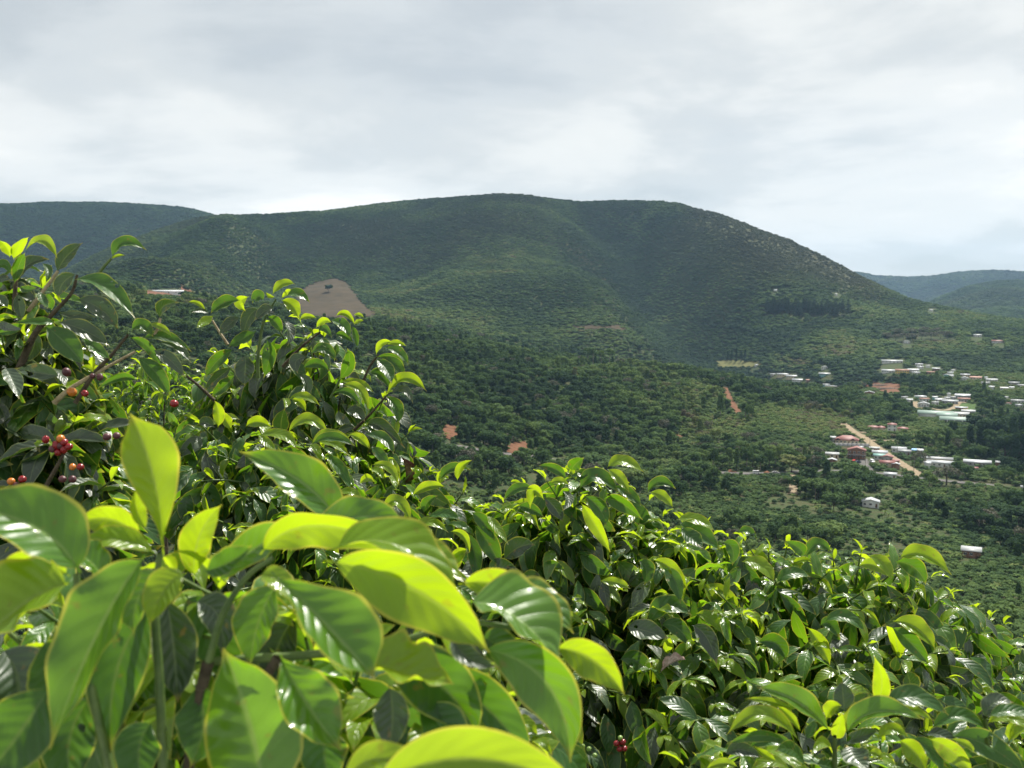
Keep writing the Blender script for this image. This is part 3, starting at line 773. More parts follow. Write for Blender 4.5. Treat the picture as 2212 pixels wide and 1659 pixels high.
for gx, gw in ((-14.5, 5.4), (-8.0, 3.0), (8.2, 4.3)):
    m_ = mesh_obj('wing_wall', wall_mesh('wing_wall', gw * .9, 3.4, 2.4, 0, 'h', MAT['wall_cream']), e); m_.location = (gx, 0.6, 0)
    m_ = mesh_obj('wing_roof', roof_mesh('wing_roof', gw, 4.0, 2.5, 1.3, 'h', MAT['tin_red']), e); m_.location = (gx, 0.6, 0)
clear_poly([P1(780, 75), P1(1340, 75), P1(1345, 160), P1(775, 160)], 1); clear_poly([P1(780, 75), P1(1340, 75), P1(1345, 330), P1(775, 330)], 2)
H(P5, 190, 750, 400, 'tin_grey', 'wall_cream', 'long low house with pale grey roof and cream wall', 'x', depth=8)
H(P5, 300, 840, 485, 'tin', 'wall_white', 'long brilliant white roof behind the spreading bare-branched tree', 'x', depth=9)
H(P5, 215, 345, 490, 'tin', 'wall_white', 'short white-roofed lean-to at the end of the brilliant white roof', 's', windows=False, name='shed')
H(P5, 1035, 1515, 470, 'tin', 'wall_grey', 'long narrow pale roof at the foot of the dark trees', 's', depth=7)
H(P5, 1170, 1290, 588, 'tin_red', 'wall_white', 'little white house with faded red roof below the long narrow roof', 'x')
H(P5, 1640, 1725, 470, 'tin_grey', 'wall_brown', 'tiny grey roof half lost under the dark trees', 's', windows=False, name='shed')
H(P5, 2150, 2290, 975, 'tin', 'wall_white', 'white-roofed house cut by the picture edge beside the paved road', 'x')
H(PF, 1862, 1899, 1097, 'tin', 'wall_white', 'lone white gable-roofed house among the coffee below the paved road', 'y', depth=7)
H(PF, 2078, 2117, 1206, 'tin_grey', 'wall_brown', 'lone blue-grey sheet roof on the nearest slope', 's', depth=6, name='shed')
# -- houses on the middle ridge
H(P3, 220, 312, 378, 'tin', 'wall_white', 'small white house at the far end of the ridge row', 'x')
H(P3, 340, 590, 385, 'tin', 'wall_cream', 'pale house with broken white roofline behind the beige house', 'x')
H(P3, 490, 730, 415, 'tin', 'wall_cream', 'beige house with dark windows and white roof on the ridge', 'x')
H(P3, 590, 830, 480, 'tin', 'wall_white', 'broad stepped white roof, nearest of the ridge row', 'x', depth=11)
H(P3, 815, 888, 480, 'tin_rust', 'wall_brown', 'reddish brown annexe joined to the broad stepped white roof', 's', name='annexe')
H(P3, 1075, 1180, 266, 'tin', 'wall_white', 'small white roof alone above the long pale shed', 'y')
H(P3, 1035, 1240, 378, 'tin', 'wall_teal', 'long pale shed below the small lone white roof', 'x')
H(P3, 1100, 1216, 556, 'tin', 'wall_teal', 'small house with white roof and dark teal wall', 'x')
H(P3, 1140, 1396, 582, 'tin', 'wall_cream', 'very long low white wall-like building in front of the teal-walled house', 's', depth=4, rise=0.3, windows=False, name='shed')
H(P3, 1790, 1950, 702, 'tin_grey', 'wall_brown', 'grey gable-roofed house below the earth terrace', 'y')
H(PF, 1630, 1638, 792, 'tin', 'wall_white', 'speck of a white hut beside the yellow field', 'x', name='hut', windows=False)
# -- upper village
for (a, b, yb, rf, wl, lb, st, nm) in [
    (-130, 95, 215, 'tin', 'wall_white', 'white house joined to the yellow two-storey house', 'x', 'house'),
    (300, 470, 205, 'tin', 'wall_white', 'white-walled house with flat pale roof behind the yellow house', 's', 'house'),
    (-120, 190, 55, 'tin', 'wall_white', 'long white row at the upper edge of the upper village', 'x', 'house'),
    (420, 540, 108, 'tin', 'wall_white', 'thin pale roof second in from the long white row', 'x', 'house'),
    (450, 550, 150, 'tin', 'wall_white', 'small white roof under the thin pale roof', 'x', 'house'),
    (590, 660, 130, 'tin_grey', 'wall_white', 'greyish roof left of the highest bright roof slab', 'x', 'house'),
    (700, 815, 182, 'tin', 'wall_brown', 'bright white slab roof at the end of the upper row', 's', 'house'),
    (365, 490, 246, 'tin', 'wall_white', 'low white roof in front of the flat pale roof', 'x', 'house'),
    (610, 735, 240, 'tin_rust', 'wall_brown', 'rust-brown roof alone in the upper village', 'x', 'house'),
    (885, 980, 292, 'tin', 'wall_teal', 'pale greenish house front of the trio on the slope', 'y', 'house'),
    (950, 1042, 248, 'tin', 'wall_white', 'bright roof behind the pale greenish house', 'x', 'house'),
    (985, 1048, 300, 'tin', 'wall_white', 'tiny shed beside the pale greenish house', 's', 'shed'),
    (1170, 1312, 285, 'tin', 'wall_cream', 'long white and tan house on the plantation edge', 'x', 'house'),
    (1170, 1290, 342, 'tin', 'wall_white', 'white roof with pointed gable below the white and tan house', 'y', 'house'),
    (1600, 1762, 372, 'tin_grey', 'wall_white', 'grey flat roof near the right end of the plantation edge', 's', 'house'),
    (1510, 1640, 418, 'tin_grey', 'wall_white', 'pale grey house half hidden below the grey flat roof', 'x', 'house'),
    (1970, 2118, 420, 'tin_grey', 'wall_grey', 'blue-grey roof, left one of the pair at the picture edge', 'x', 'house'),
    (2118, 2260, 462, 'tin_grey', 'wall_white', 'blue-grey roof cut off by the picture edge', 'x', 'house'),
    (1635, 1715, 488, 'tin', 'wall_white', 'thin white strip of roof among the dark trees', 's', 'shed'),
    (1825, 1942, 508, 'wall_white', 'wall_white', 'boxy white house standing in the trees', 's', 'house'),
    (1970, 2046, 498, 'tin', 'wall_white', 'white house right of the boxy white one', 's', 'house'),
    (415, 595, 652, 'tin', 'wall_teal', 'wide white hipped roof at the head of the lower hamlet', 'h', 'house'),
    (490, 640, 690, 'tin_rust', 'wall_white', 'low pinkish-brown roof in front of the white hipped roof', 'x', 'house'),
    (700, 785, 664, 'tin', 'wall_teal', 'narrow teal-walled hut in the lower hamlet', 's', 'hut'),
    (785, 905, 692, 'tin_grey', 'wall_brown', 'dark-walled house with curved grey roof in the hamlet', 'x', 'house'),
    (900, 985, 672, 'tin', 'wall_white', 'small white roof right of the dark-walled house', 'x', 'house'),
    (940, 1000, 606, 'tin', 'wall_white', 'highest small white roof of the lower hamlet', 'y', 'house'),
    (1000, 1080, 662, 'tin_grey', 'wall_grey', 'grey roof behind the maroon roof', 'x', 'house'),
    (1085, 1315, 640, 'tin', 'wall_grey', 'long white roof above the maroon roof', 's', 'house'),
    (1130, 1310, 692, 'tin_rust', 'wall_grey', 'house with a dull maroon roof at the lane end', 'x', 'house'),
    (875, 1108, 732, 'tin', 'wall_grey', 'wide pale roof at the middle of the hamlet lane', 'x', 'house'),
    (745, 850, 704, 'tin', 'wall_white', 'thin white roof between the curved grey roof and the garden', 's', 'shed'),
    (690, 800, 748, 'tin_grey', 'wall_white', 'greyish house sunk in the hamlet garden', 'x', 'house'),
    (470, 640, 775, 'tin', 'wall_white', 'white gable house at the corner of the hamlet lane', 'y', 'house'),
    (270, 372, 705, 'tin', 'wall_white', 'white lean-to roof at the left tip of the hamlet', 's', 'shed'),
    (180, 290, 662, 'tin_grey', 'wall_white', 'thin grey roof left of the hamlet lane', 'x', 'house'),
    (1010, 1075, 208, 'tin_grey', 'wall_white', 'faint grey roof above the bright roof of the trio', 'x', 'house'),
    (1330, 1500, 334, 'tin_rust', 'wall_cream', 'low tan row to the right of the pointed white gable', 's', 'house'),
    (1558, 1612, 330, 'tin', 'wall_white', 'small pale roof up and left of the grey flat roof', 'x', 'shed'),
    (1888, 1948, 662, 'tin_grey', 'wall_white', 'small grey roof above the house with a bit of red roof', 'x', 'house'),
    (1045, 1290, 950, 'tin_grey', 'wall_cream', 'grey flat roof joined to the right side of the green roofs', 's', 'annexe'),
    (1190, 1392, 902, 'tin_grey', 'wall_grey', 'thin grey shed behind the green roofs, below the green', 's', 'shed'),
    (1900, 1995, 772, 'tin_red', 'wall_white', 'white house with a bit of red roof among right-hand trees', 'y', 'house'),
    (2010, 2200, 722, 'tin_grey', 'wall_white', 'stacked grey roofs near the right picture edge', 'x', 'house'),
    (2075, 2185, 792, 'tin', 'wall_white', 'white front below the stacked grey roofs', 'x', 'house')]:
    H(P2, a, b, yb, rf, wl, lb, st, name=nm, windows=(b - a) > 100)
H(P2, 95, 300, 248, 'tin_rust', 'wall_yellow', 'yellow two-storey house with reddish roof in the upper village', 'x', storeys=2)
H(P2, 1085, 1262, 842, 'tin', 'wall_brown', 'open pavilion with white roof on the village green', 'x', depth=7, name='pavilion', windows=False)
H(P2, 1208, 1282, 846, 'tin_rust', 'wall_yellow', 'little yellow kiosk beside the white-roofed pavilion', 's', name='kiosk', windows=False)
def warehouse(x0, x1, yb, label, depth, h, pillars=False, roof='tin_green'):
    e = H(P2, x0, x1, yb, roof, 'wall_white', label, 'x', depth=depth, rise=2.2, name='warehouse', windows=False)
    if pillars:
        (a, _), (b, _) = P2(x0, yb), P2(x1, yb)
        wid = (b - a) / F * math.hypot(e.location.x, e.location.y)
        pm = boxes_mesh('pillar', [(-.25, .25, -.25, .25, -2.5, 2.75)], MAT['wall_white'])
        for i in range(6):
            p = mesh_obj('pillar', pm, e); p.location = (-wid / 2 + 0.5 + i * (wid - 1) / 5, -depth / 2 + 0.12, 0)
        op = boxes_mesh('opening', [(-wid / 2 + 1, wid / 2 - 1, -.04, .04, 0, 2.4)], MAT['dark_open'])
        o = mesh_obj('opening', op, e); o.location = (0, -depth / 2 + 0.42, 0)
warehouse(490, 1005, 945, 'largest pale green roof of the school-like block, farthest of three', 15, 3)
warehouse(790, 1090, 975, 'middle pale green roof, shortest of the three', 13, 3)
warehouse(860, 1398, 1052, 'front pale green roof carried on white pillars', 15, 3, True)
# -- far specks of houses on the slopes
H(PZ, 590, 612, 268, 'tin', 'wall_white', 'white speck of a house on the mountain foot above the pine plot', 'x', windows=False)
H(PZ, 985, 1002, 296, 'tin', 'wall_white', 'white speck of a house right of and above the pine plot', 'x', windows=False)
H(PZ, 1428, 1472, 606, 'tin', 'wall_white', 'white house below the brown scrub mound', 'y')
H(PZ, 1888, 1934, 564, 'tin', 'wall_white', 'pale roof at the upper plantation edge', 'x')
H(PZ, 2008, 2078, 604, 'tin_red', 'wall_white', 'far red-roofed house on the plantation near the picture edge', 'x')
H(PZ, 1600, 1622, 398, 'tin', 'wall_white', 'white speck of a house under the ridge on the right', 'x', windows=False)
H(PF, 320, 394, 634, 'tin', 'wall_white', 'long white-roofed building on the red earth platform', 's', depth=12, rise=1.6, name='long_building')
clear_poly([(315, 634), (400, 634), (400, 662), (315, 662)], 2); clear_poly([(640, 640), (815, 684), (815, 704), (640, 704)], 2); clear_poly([P3(1690, 560), P2(200, 560), P2(200, 700), P3(1690, 740)], 2)
# heaps on the terrace
def heap(Pf, x0, x1, yb, label, hgt=1.6, dep=4.0, mat='wall_grey'):
    (ax, ay), (bx, by) = Pf(x0, yb), Pf(x1, yb)
    c, r = hit((ax + bx) / 2, ay); wid = (bx - ax) / F * r; az = math.atan2(c[0], c[1])
    n = 24; V = []; prof_ = [(-0.5, 0), (-0.34, .55), (-0.12, .95), (0.12, 1.0), (0.34, .6), (0.5, 0)]
    for i in range(n + 1):
        t = i / n
        k = min(1, min(t, 1 - t) * 9) ** 0.6
        for (yy, zz) in prof_:
            V.append(((t - .5) * wid, yy * dep, -0.6 + (zz * hgt * k + 0.6) * (0.85 + 0.3 * random.random())))
    q = [(i * 6 + j, (i + 1) * 6 + j, (i + 1) * 6 + j + 1, i * 6 + j + 1) for i in range(n) for j in range(5)]
    o = mesh_obj('compost_heap', np_mesh('compost_heap', np.array(V), quads=q, mat=MAT[mat], smooth=False), label=label, cat='heap', group='long heaps on the earth terrace')
    o.location = c; o.rotation_euler = (0, 0, -az)
MAT['heap'] = simple_mat('grey brown compost', (0.075, 0.058, 0.045), (0.15, 0.115, 0.09), 0.8, 0.95, 0.1, bump=0.5)
heap(P3, 1780, 2060, 500, 'long grey-brown heap at the top of the earth terrace', mat='heap')
heap(P3, 1940, 2340, 540, 'long grey-brown heap, second from the top of the earth terrace', mat='heap')
heap(P3, 2000, 2350, 600, 'widest grey heap in the middle of the earth terrace', 2.2, 6.0, 'heap')
heap(P3, 2120, 2360, 690, 'lowest grey-brown heap of the earth terrace', mat='heap')

# ------------------------------------------------------------------ vehicles and poles
MAT['paint_white'] = simple_mat('white car paint', (0.70, 0.70, 0.70), (0.76, 0.76, 0.76), 1.0, 0.25, 0.5)
MAT['paint_red'] = simple_mat('red car paint', (0.42, 0.03, 0.025), (0.48, 0.04, 0.03), 1.0, 0.25, 0.5)
MAT['paint_grey'] = simple_mat('grey car paint', (0.30, 0.30, 0.31), (0.36, 0.36, 0.37), 1.0, 0.25, 0.5)
MAT['paint_blue'] = simple_mat('dark blue car paint', (0.03, 0.045, 0.09), (0.04, 0.06, 0.11), 1.0, 0.25, 0.5)
MAT['tyre'] = simple_mat('black tyre', (0.015, 0.015, 0.015), (0.03, 0.03, 0.03), 4.0, 0.8, 0.2)
def prism(name, prof_, w2, mat):
    n = len(prof_)
    V = [(x, -w2, z) for x, z in prof_] + [(x, w2, z) for x, z in prof_]
    me = bpy.data.meshes.new(name)
    me.from_pydata(V, [], [tuple(range(n))] + [tuple(range(2 * n - 1, n - 1, -1))] + [(i + n, (i + 1) % n + n, (i + 1) % n, i) for i in range(n)])
    me.update(); me.materials.append(mat)
    return me
def wheel_mesh():
    V, Q, T = [], [], []
    for s, y in enumerate((-.11, .11)):
        V += [(0.33 * math.cos(a * math.pi / 6), y, 0.33 * math.sin(a * math.pi / 6)) for a in range(12)]
    me = bpy.data.meshes.new('wheel')
    me.from_pydata(V, [], [tuple(range(12)), tuple(range(23, 11, -1))] + [(i + 12, (i + 1) % 12 + 12, (i + 1) % 12, i) for i in range(12)])
    me.update(); me.materials.append(MAT['tyre'])
    return me
WHEEL = wheel_mesh()
def car(Pf, x, y, paint, label, rz, van=False, name='parked_car', cat='car'):
    c, r = hit(*Pf(x, y)); az = math.atan2(c[0], c[1])
    e = empty(name, c + np.array([0, 0, 0.35]), -az + rz, label=label, cat=cat)
    if van:
        body = [(-2.2, .35), (2.25, .35), (2.3, .85), (1.9, 1.05), (1.45, 1.95), (-2.1, 1.98), (-2.25, 1.0)]
        glass = [(1.83, 1.12), (1.46, 1.85), (-1.9, 1.85), (-1.9, 1.2)]
    else:
        body = [(-2.1, .35), (2.1, .35), (2.15, .75), (1.2, .95), (.6, 1.42), (-1.1, 1.45), (-1.9, 1.0), (-2.15, .9)]
        glass = [(1.08, .98), (.58, 1.36), (-1.05, 1.38), (-1.6, 1.0)]
    mesh_obj('body', prism('body', body, .84, MAT[paint]), e)
    mesh_obj('side_glass', prism('side_glass', glass, .855, MAT['dark_open']), e)
    for sx in (-1.35, 1.35):
        for sy in (-.76, .76):
            w_ = mesh_obj('wheel', WHEEL, e); w_.location = (sx, sy, .33)
    for sy in (-.6, .6):
        h_ = mesh_obj('headlight', boxes_mesh('headlight', [(2.1, 2.2, sy - .16, sy + .16, .62, .78)], MAT['tin']), e)
    px, py = Pf(x, y); clear_poly([(px - 12, py - 14), (px + 12, py - 14), (px + 12, py + 4), (px - 12, py + 4)], 1); clear_poly([(px - 12, py - 14), (px + 12, py - 14), (px + 12, py + 22), (px - 12, py + 22)], 2)
car(P4, 935, 405, 'paint_white', 'white van driving on the paved road past the red bank', R(8), True, 'van', 'van')
car(P4, 1255, 400, 'paint_grey', 'grey car on the paved road near the round light green tree', R(6))
car(P1, 522, 642, 'paint_red', 'red car parked in front of the two-storey red-roofed house', R(60))
car(P1, 578, 662, 'paint_blue', 'dark blue car parked next to the red car', R(40))
car(P1, 810, 655, 'paint_white', 'white van parked in front of the teal-roofed house', R(-70), True, 'van', 'van')
def pole(Pf, x, yb, hgt, label):
    c, r = hit(*Pf(x, yb))
    e = empty('utility_pole', c, -math.atan2(c[0], c[1]), label=label, cat='pole')
    V, Q = tube_arrays([(0, 0, -1), (0, 0, hgt * .5), (0, 0, hgt)], [0.16, 0.14, 0.10], 7)
    mesh_obj('post', np_mesh('post', V, quads=Q, mat=MAT['bark']), e)
    mesh_obj('crossarm', boxes_mesh('crossarm', [(-.9, .9, -.06, .06, hgt - .7, hgt - .55)], MAT['bark_dark']), e)
pole(P1, 770, 385, 9, 'utility pole at the upper junction of the dirt road')
pole(P1, 1500, 840, 10, 'utility pole near the foot of the dirt road')
pole(P1, 1225, 540, 11, 'utility pole in front of the bright white-roofed house')
pole(P1, 695, 735, 10, 'utility pole at the edge of the car park')
#PART2
# ------------------------------------------------------------------ plants of the valley and the mountain
def rand_unit(n):
    v = RNG.normal(size=(n, 3)); return v / np.linalg.norm(v, axis=1)[:, None]
def clump_mesh(name, lobes, n, size, mat, up=0.35, mess=0.9):
    """crown of leaf clumps: bent four-point leaves spread over and inside uneven lobes. unit: tree height 1"""
    lob = np.array(lobes); vol = (lob[:, 3] * lob[:, 5]) ; pick = RNG.choice(len(lob), n, p=vol / vol.sum())
    d = rand_unit(n); d[:, 2] = np.where(d[:, 2] < -0.35, -d[:, 2], d[:, 2])
    rad = 0.70 + 0.34 * RNG.random(n) ** 0.6
    c = lob[pick, :3] + d * rad[:, None] * lob[pick][:, [3, 4, 5]]
    nrm = d * 0.8 + rand_unit(n) * mess; nrm[:, 2] += up
    nrm /= np.linalg.norm(nrm, axis=1)[:, None]
    a = np.cross(nrm, rand_unit(n)); a /= np.linalg.norm(a, axis=1)[:, None]
    b = np.cross(nrm, a)
    s = size * (0.6 + 0.8 * RNG.random(n))
    a *= s[:, None]; b *= (s * 0.62)[:, None]
    dr = nrm * (s * 0.35)[:, None]
    V = np.stack([c - a - dr, c - b * 0.9, c + a - dr, c + b], 1).reshape(-1, 3)
    i = np.arange(n)[:, None] * 4
    t = np.concatenate([i + np.array([[0, 1, 3]]), i + np.array([[1, 2, 3]])])
    return np_mesh(name, V, tris=t, mat=mat, smooth=False)
def round_lobes(k, spread, cz, rz, rr):
    L = []
    for i in range(k):
        a = i * 2.4 + random.random(); q = spread * math.sqrt((i + .5) / k)
        L.append((q * math.cos(a), q * math.sin(a), cz + (random.random() - .5) * rz * 0.9 - q * 0.25, rr * (.7 + .6 * random.random()), rr * (.7 + .6 * random.random()), rr * (.6 + .4 * random.random())))
    return L
def trunk_mesh(name, h, r, mat, limbs=4):
    Vs, Qs, off = [], [], 0
    def add(p, rad, seg=6):
        nonlocal off
        V, Q = tube_arrays(p, rad, seg); Vs.append(V); Qs.append(Q + off); off += len(V)
    add([(0, 0, -.08), (.012, 0, h * .4), (-.008, .01, h * .75), (0, 0, h)], [r * 1.3, r, r * .8, r * .5])
    for i in range(limbs):
        a = i * 2.3 + .4; z = h * (.5 + .12 * i)
        add([(0, 0, z), (.10 * math.cos(a), .10 * math.sin(a), z + .10), (.2 * math.cos(a), .2 * math.sin(a), z + .22)], [r * .5, r * .4, r * .2], 5)
    return np_mesh(name, np.vstack(Vs), quads=np.vstack(Qs), mat=mat)
def banana_mesh(name, n=9):
    V, T, k = [], [], 0
    for i in range(n):
        a = i * 2.4 + random.random() * .5; el = 0.5 + 0.6 * random.random(); L = .55 + .25 * random.random()
        dx, dy = math.cos(a), math.sin(a); wx, wy = -dy * .085, dx * .085
        pts = []
        for t in (0, .35, .7, 1.0):
            x = L * t * math.cos(el) + .12 * t * t; z = .35 + L * t * math.sin(el) - .42 * t * t
            wd = (.5, 1.0, .9, .05)[int(round(t * 3))]
            pts.append([(dx * x - wx * wd, dy * x - wy * wd, z), (dx * x, dy * x, z - .02), (dx * x + wx * wd, dy * x + wy * wd, z)])
        b = len(V)
        for p in pts: V += p
        for j in range(3):
            for s in (0, 1):
                T.append((b + j * 3 + s, b + j * 3 + s + 1, b + j * 3 + s + 4)); T.append((b + j * 3 + s, b + j * 3 + s + 4, b + j * 3 + s + 3))
    V += [(.04 * math.cos(q), .04 * math.sin(q), z) for z in (-.1, .38) for q in np.arange(5) * 1.257]
    b = len(V) - 10
    for j in range(5):
        T += [(b + j, b + (j + 1) % 5, b + 5 + j), (b + (j + 1) % 5, b + 5 + (j + 1) % 5, b + 5 + j)]
    return np_mesh(name, np.array(V), tris=T, mat=MAT['foliage'])
def pine_mesh(name, n=300):
    t = RNG.random(n) ** 0.8
    ang = RNG.random(n) * 6.283; z = .12 + .86 * t
    rad = (.17 * (1 - t) ** .8 + .012) * (.55 + .5 * RNG.random(n))
    c = np.stack([rad * np.cos(ang), rad * np.sin(ang), z], 1)
    o = np.stack([np.cos(ang), np.sin(ang), -.35 + .3 * RNG.random(n)], 1); L = .06 * (1.2 - .6 * t)
    sd = np.stack([-np.sin(ang), np.cos(ang), .3 * RNG.normal(size=n)], 1)
    V = np.stack([c - o * L[:, None] * .6, c + sd * (L * .55)[:, None], c + o * L[:, None] * 1.3, c - sd * (L * .55)[:, None]], 1).reshape(-1, 3)
    i = np.arange(n)[:, None] * 4
    return np_mesh(name, V, tris=np.concatenate([i + np.array([[0, 1, 3]]), i + np.array([[1, 2, 3]])]), mat=MAT['pine'], smooth=False)
BROAD = [clump_mesh('crown', round_lobes(6 + i, .30, .62, .36, .21), 620, .066, MAT['foliage'], mess=.65) for i in range(5)]
TALLC = [clump_mesh('crown', [(0, 0, .35 + .14 * j, .19 - .015 * j * (1 if j > 1 else 0), .19 - .015 * j, .13) for j in range(5)] + round_lobes(3, .14, .6, .4, .13), 620, .06, MAT['foliage'], mess=.65) for i in range(2)]
FLATC = [clump_mesh('crown', round_lobes(8, .62, .80, .16, .24), 620, .07, MAT['foliage'], up=.7, mess=.65) for i in range(2)]
UMBR = [clump_mesh('crown', round_lobes(5, .24, .82, .22, .13), 380, .05, MAT['foliage']) for i in range(2)]
GREYC = [clump_mesh('crown', round_lobes(8, .45, .66, .3, .24), 430, .05, MAT['grey_foliage']) for i in range(2)]
FARC = [clump_mesh('far_crown', round_lobes(3 + i % 3, .25, .55, .35, .30), 130, .17, MAT['foliage'], mess=.45) for i in range(6)]
COFF = [clump_mesh('coffee_crown', round_lobes(4, .30, .48, .35, .30), 170, .14, MAT['foliage'], up=.5, mess=.6) for i in range(3)]
BANA = [banana_mesh('banana_plant', 9 + i) for i in range(3)]
PINEM = [pine_mesh('crown') for i in range(3)]
TRUNK = [trunk_mesh('trunk', .55, .022, MAT['bark_dark']), trunk_mesh('trunk', .62, .018, MAT['bark'], 3)]
TRUNK_TALL = trunk_mesh('trunk', .86, .013, MAT['bark'], 2)
TRUNK_LIMB = trunk_mesh('trunk', .62, .034, MAT['bark_dark'], 6)
PINE_TRUNK = trunk_mesh('trunk', .9, .012, MAT['bark_dark'], 0)

def instancer(name, label, pts, scl, rotz, idx, tint, dryness, meshes, cat='trees'):
    col = bpy.data.collections.new(name + '_kinds')
    for i, m in enumerate(meshes):
        o = bpy.data.objects.new('%s_kind_%02d' % (name, i), m); col.objects.link(o)
    me = bpy.data.meshes.new(name)
    me.vertices.add(len(pts)); me.vertices.foreach_set('co', np.ascontiguousarray(pts, np.float32).ravel())
    add_attr(me, 'scl', scl, 'FLOAT_VECTOR')
    add_attr(me, 'rot', np.stack([np.zeros(len(pts)), np.zeros(len(pts)), rotz], 1), 'FLOAT_VECTOR')
    add_attr(me, 'kind_index', idx, 'INT')
    add_attr(me, 'tint', tint)
    add_attr(me, 'dryness', dryness)
    me.update()
    o = mesh_obj(name, me, kind='stuff', label=label, cat=cat)
    g = bpy.data.node_groups.new(name + '_scatter', 'GeometryNodeTree')
    g.interface.new_socket('Geometry', in_out='INPUT', socket_type='NodeSocketGeometry')
    g.interface.new_socket('Geometry', in_out='OUTPUT', socket_type='NodeSocketGeometry')
    gi = g.nodes.new('NodeGroupInput'); go = g.nodes.new('NodeGroupOutput')
    ip = g.nodes.new('GeometryNodeInstanceOnPoints')
    ci = g.nodes.new('GeometryNodeCollectionInfo'); ci.inputs['Collection'].default_value = col
    ci.inputs['Separate Children'].default_value = True; ci.inputs['Reset Children'].default_value = True
    def attr(nm, dt):
        n = g.nodes.new('GeometryNodeInputNamedAttribute'); n.data_type = dt; n.inputs['Name'].default_value = nm
        return n.outputs['Attribute']
    L = g.links.new
    L(gi.outputs[0], ip.inputs['Points']); L(ci.outputs[0], ip.inputs['Instance'])
    ip.inputs['Pick Instance'].default_value = True
    L(attr('kind_index', 'INT'), ip.inputs['Instance Index'])
    e2r = g.nodes.new('FunctionNodeEulerToRotation')
    L(attr('rot', 'FLOAT_VECTOR'), e2r.inputs[0]); L(e2r.outputs[0], ip.inputs['Rotation'])
    L(attr('scl', 'FLOAT_VECTOR'), ip.inputs['Scale'])
    L(ip.outputs[0], go.inputs[0])
    md = o.modifiers.new('scatter', 'NODES'); md.node_group = g
    return o

# running horizon of the bare ground, to leave out what no step aside could show
SLOPE = Z / RR[None, :]
HORIZ = np.maximum.accumulate(np.where(RR[None, :] > 150, SLOPE, -9), axis=1)
def visible(x, y, z, h):
    r = np.hypot(x, y); th = np.arctan2(x, y)
    i = np.clip(np.round(np.interp(th, TH, np.arange(nT))).astype(int), 0, nT - 1)
    j = np.clip(((np.log(r) - LR0) / (LR1 - LR0) * (NR - 1)).astype(int) - 1, 0, NR - 1)
    return (z + h) / r > HORIZ[i, j] - 0.006
def candidates(r0, r1, sp, th0=-33, th1=33, jit=0.85):
    t0, t1 = R(th0), R(th1)
    xs = np.arange(r1 * math.sin(t0) if t0 < 0 else r0 * math.sin(t0), r1 * math.sin(t1), sp)
    ys = np.arange(r0 * min(math.cos(t0), math.cos(t1)), r1, sp)
    x, y = np.meshgrid(xs, ys); x = x.ravel(); y = y.ravel()
    x = x + (RNG.random(len(x)) - .5) * sp * jit; y = y + (RNG.random(len(x)) - .5) * sp * jit
    r = np.hypot(x, y); th = np.arctan2(x, y)
    k = (r > r0) & (r < r1) & (th > t0) & (th < t1)
    x, y, r = x[k], y[k], r[k]
    z = height(x, y)
    k = visible(x, y, z, 9)
    x, y, z, r = x[k], y[k], z[k], r[k]
    px, py, d = project(np.stack([x, y, z], 1))
    jx = px + RNG.normal(size=len(px)) * 1.6; jy = py + RNG.normal(size=len(px)) * 1.2
    xi = np.clip(jx.astype(int), 0, 2211); yi = np.clip(jy.astype(int), 0, 1658)
    c = np.where((px >= 0) & (px < 2212) & (py < 1659), CLR[yi, xi], 0)
    return x, y, z, r, px, py, c
SKIRT = np.array([(0, 530), (330, 530), (430, 650), (650, 625), (780, 700), (890, 760), (925, 860), (930, 960), (1000, 1000), (1250, 1000), (1450, 1065), (1560, 1150), (2000, 1205), (2100, 1310), (2212, 1390)], float)

# ---- placed trees, each a thing
def tree(pos, h, w, crown, trunk, tint, label, group=None, name='broadleaf_tree', rz=None, rgrow=None):
    e = empty(name, pos, random.random() * 6.28 if rz is None else rz, label=label, cat='tree', group=group)
    c = mesh_obj('crown', crown, e); c.scale = (w, w, h); c['tint'] = float(tint)
    t = mesh_obj('trunk', trunk, e); t.scale = (h, h, h)
    return e
def tree_px(Pf, x, y, hpx, wpx, crown, trunk, tint, label, group=None, name='broadleaf_tree', unit=.6):
    px, py = Pf(x, y); c, r = hit(px, py)
    h = hpx / F * r; w = wpx / F * r
    s = wpx * .5
    clear_poly([(px - s, py - s * .3), (px + s, py - s * .3), (px + s, py + 5), (px - s, py + 5)], 2)
    return tree(c, h, w / unit * .62, crown, trunk, tint, label, group, name)
tree_px(PZ, 705, 1442, 44, 62, BROAD[0], TRUNK[0], .80, 'round light green tree beside the paved road')
tree_px(P1, 480, 892, 33, 27, TALLC[0], TRUNK[0], .06, 'dark narrow tree on the paved road below the two-storey house')
tree_px(P5, 660, 835, 44, 74, GREYC[0], TRUNK_LIMB, .25, 'wide spreading grey bare-branched tree at the road junction', unit=.9)
tree_px(PF, 709, 632, 19, 19, BROAD[1], TRUNK[0], .12, 'lone dark tree standing in the brown field')
for i, (x, y, h, w) in enumerate([(1860, 1290, 46, 40), (1930, 1318, 58, 46), (2010, 1338, 62, 48), (2085, 1380, 66, 50), (2150, 1405, 64, 50), (2205, 1400, 70, 54), (2050, 1240, 50, 44), (1960, 1225, 46, 42), (2140, 1255, 54, 46), (2195, 1225, 50, 44), (1890, 1180, 40, 40)]):
    tree_px(PZ, x, y, h, w, (TALLC + BROAD)[i % 4], TRUNK[0], .0 + .05 * (i % 3), '%s from left of the tall dark trees in the grove at the right' % ['first', 'fourth', 'sixth', 'eighth', 'tenth', 'eleventh', 'seventh', 'fifth', 'ninth', 'last but one', 'second'][i], 'dark grove at the right')
tree_px(PZ, 1715, 1298, 40, 26, TALLC[1], TRUNK[0], .05, 'dark pointed tree alone left of the dark grove')
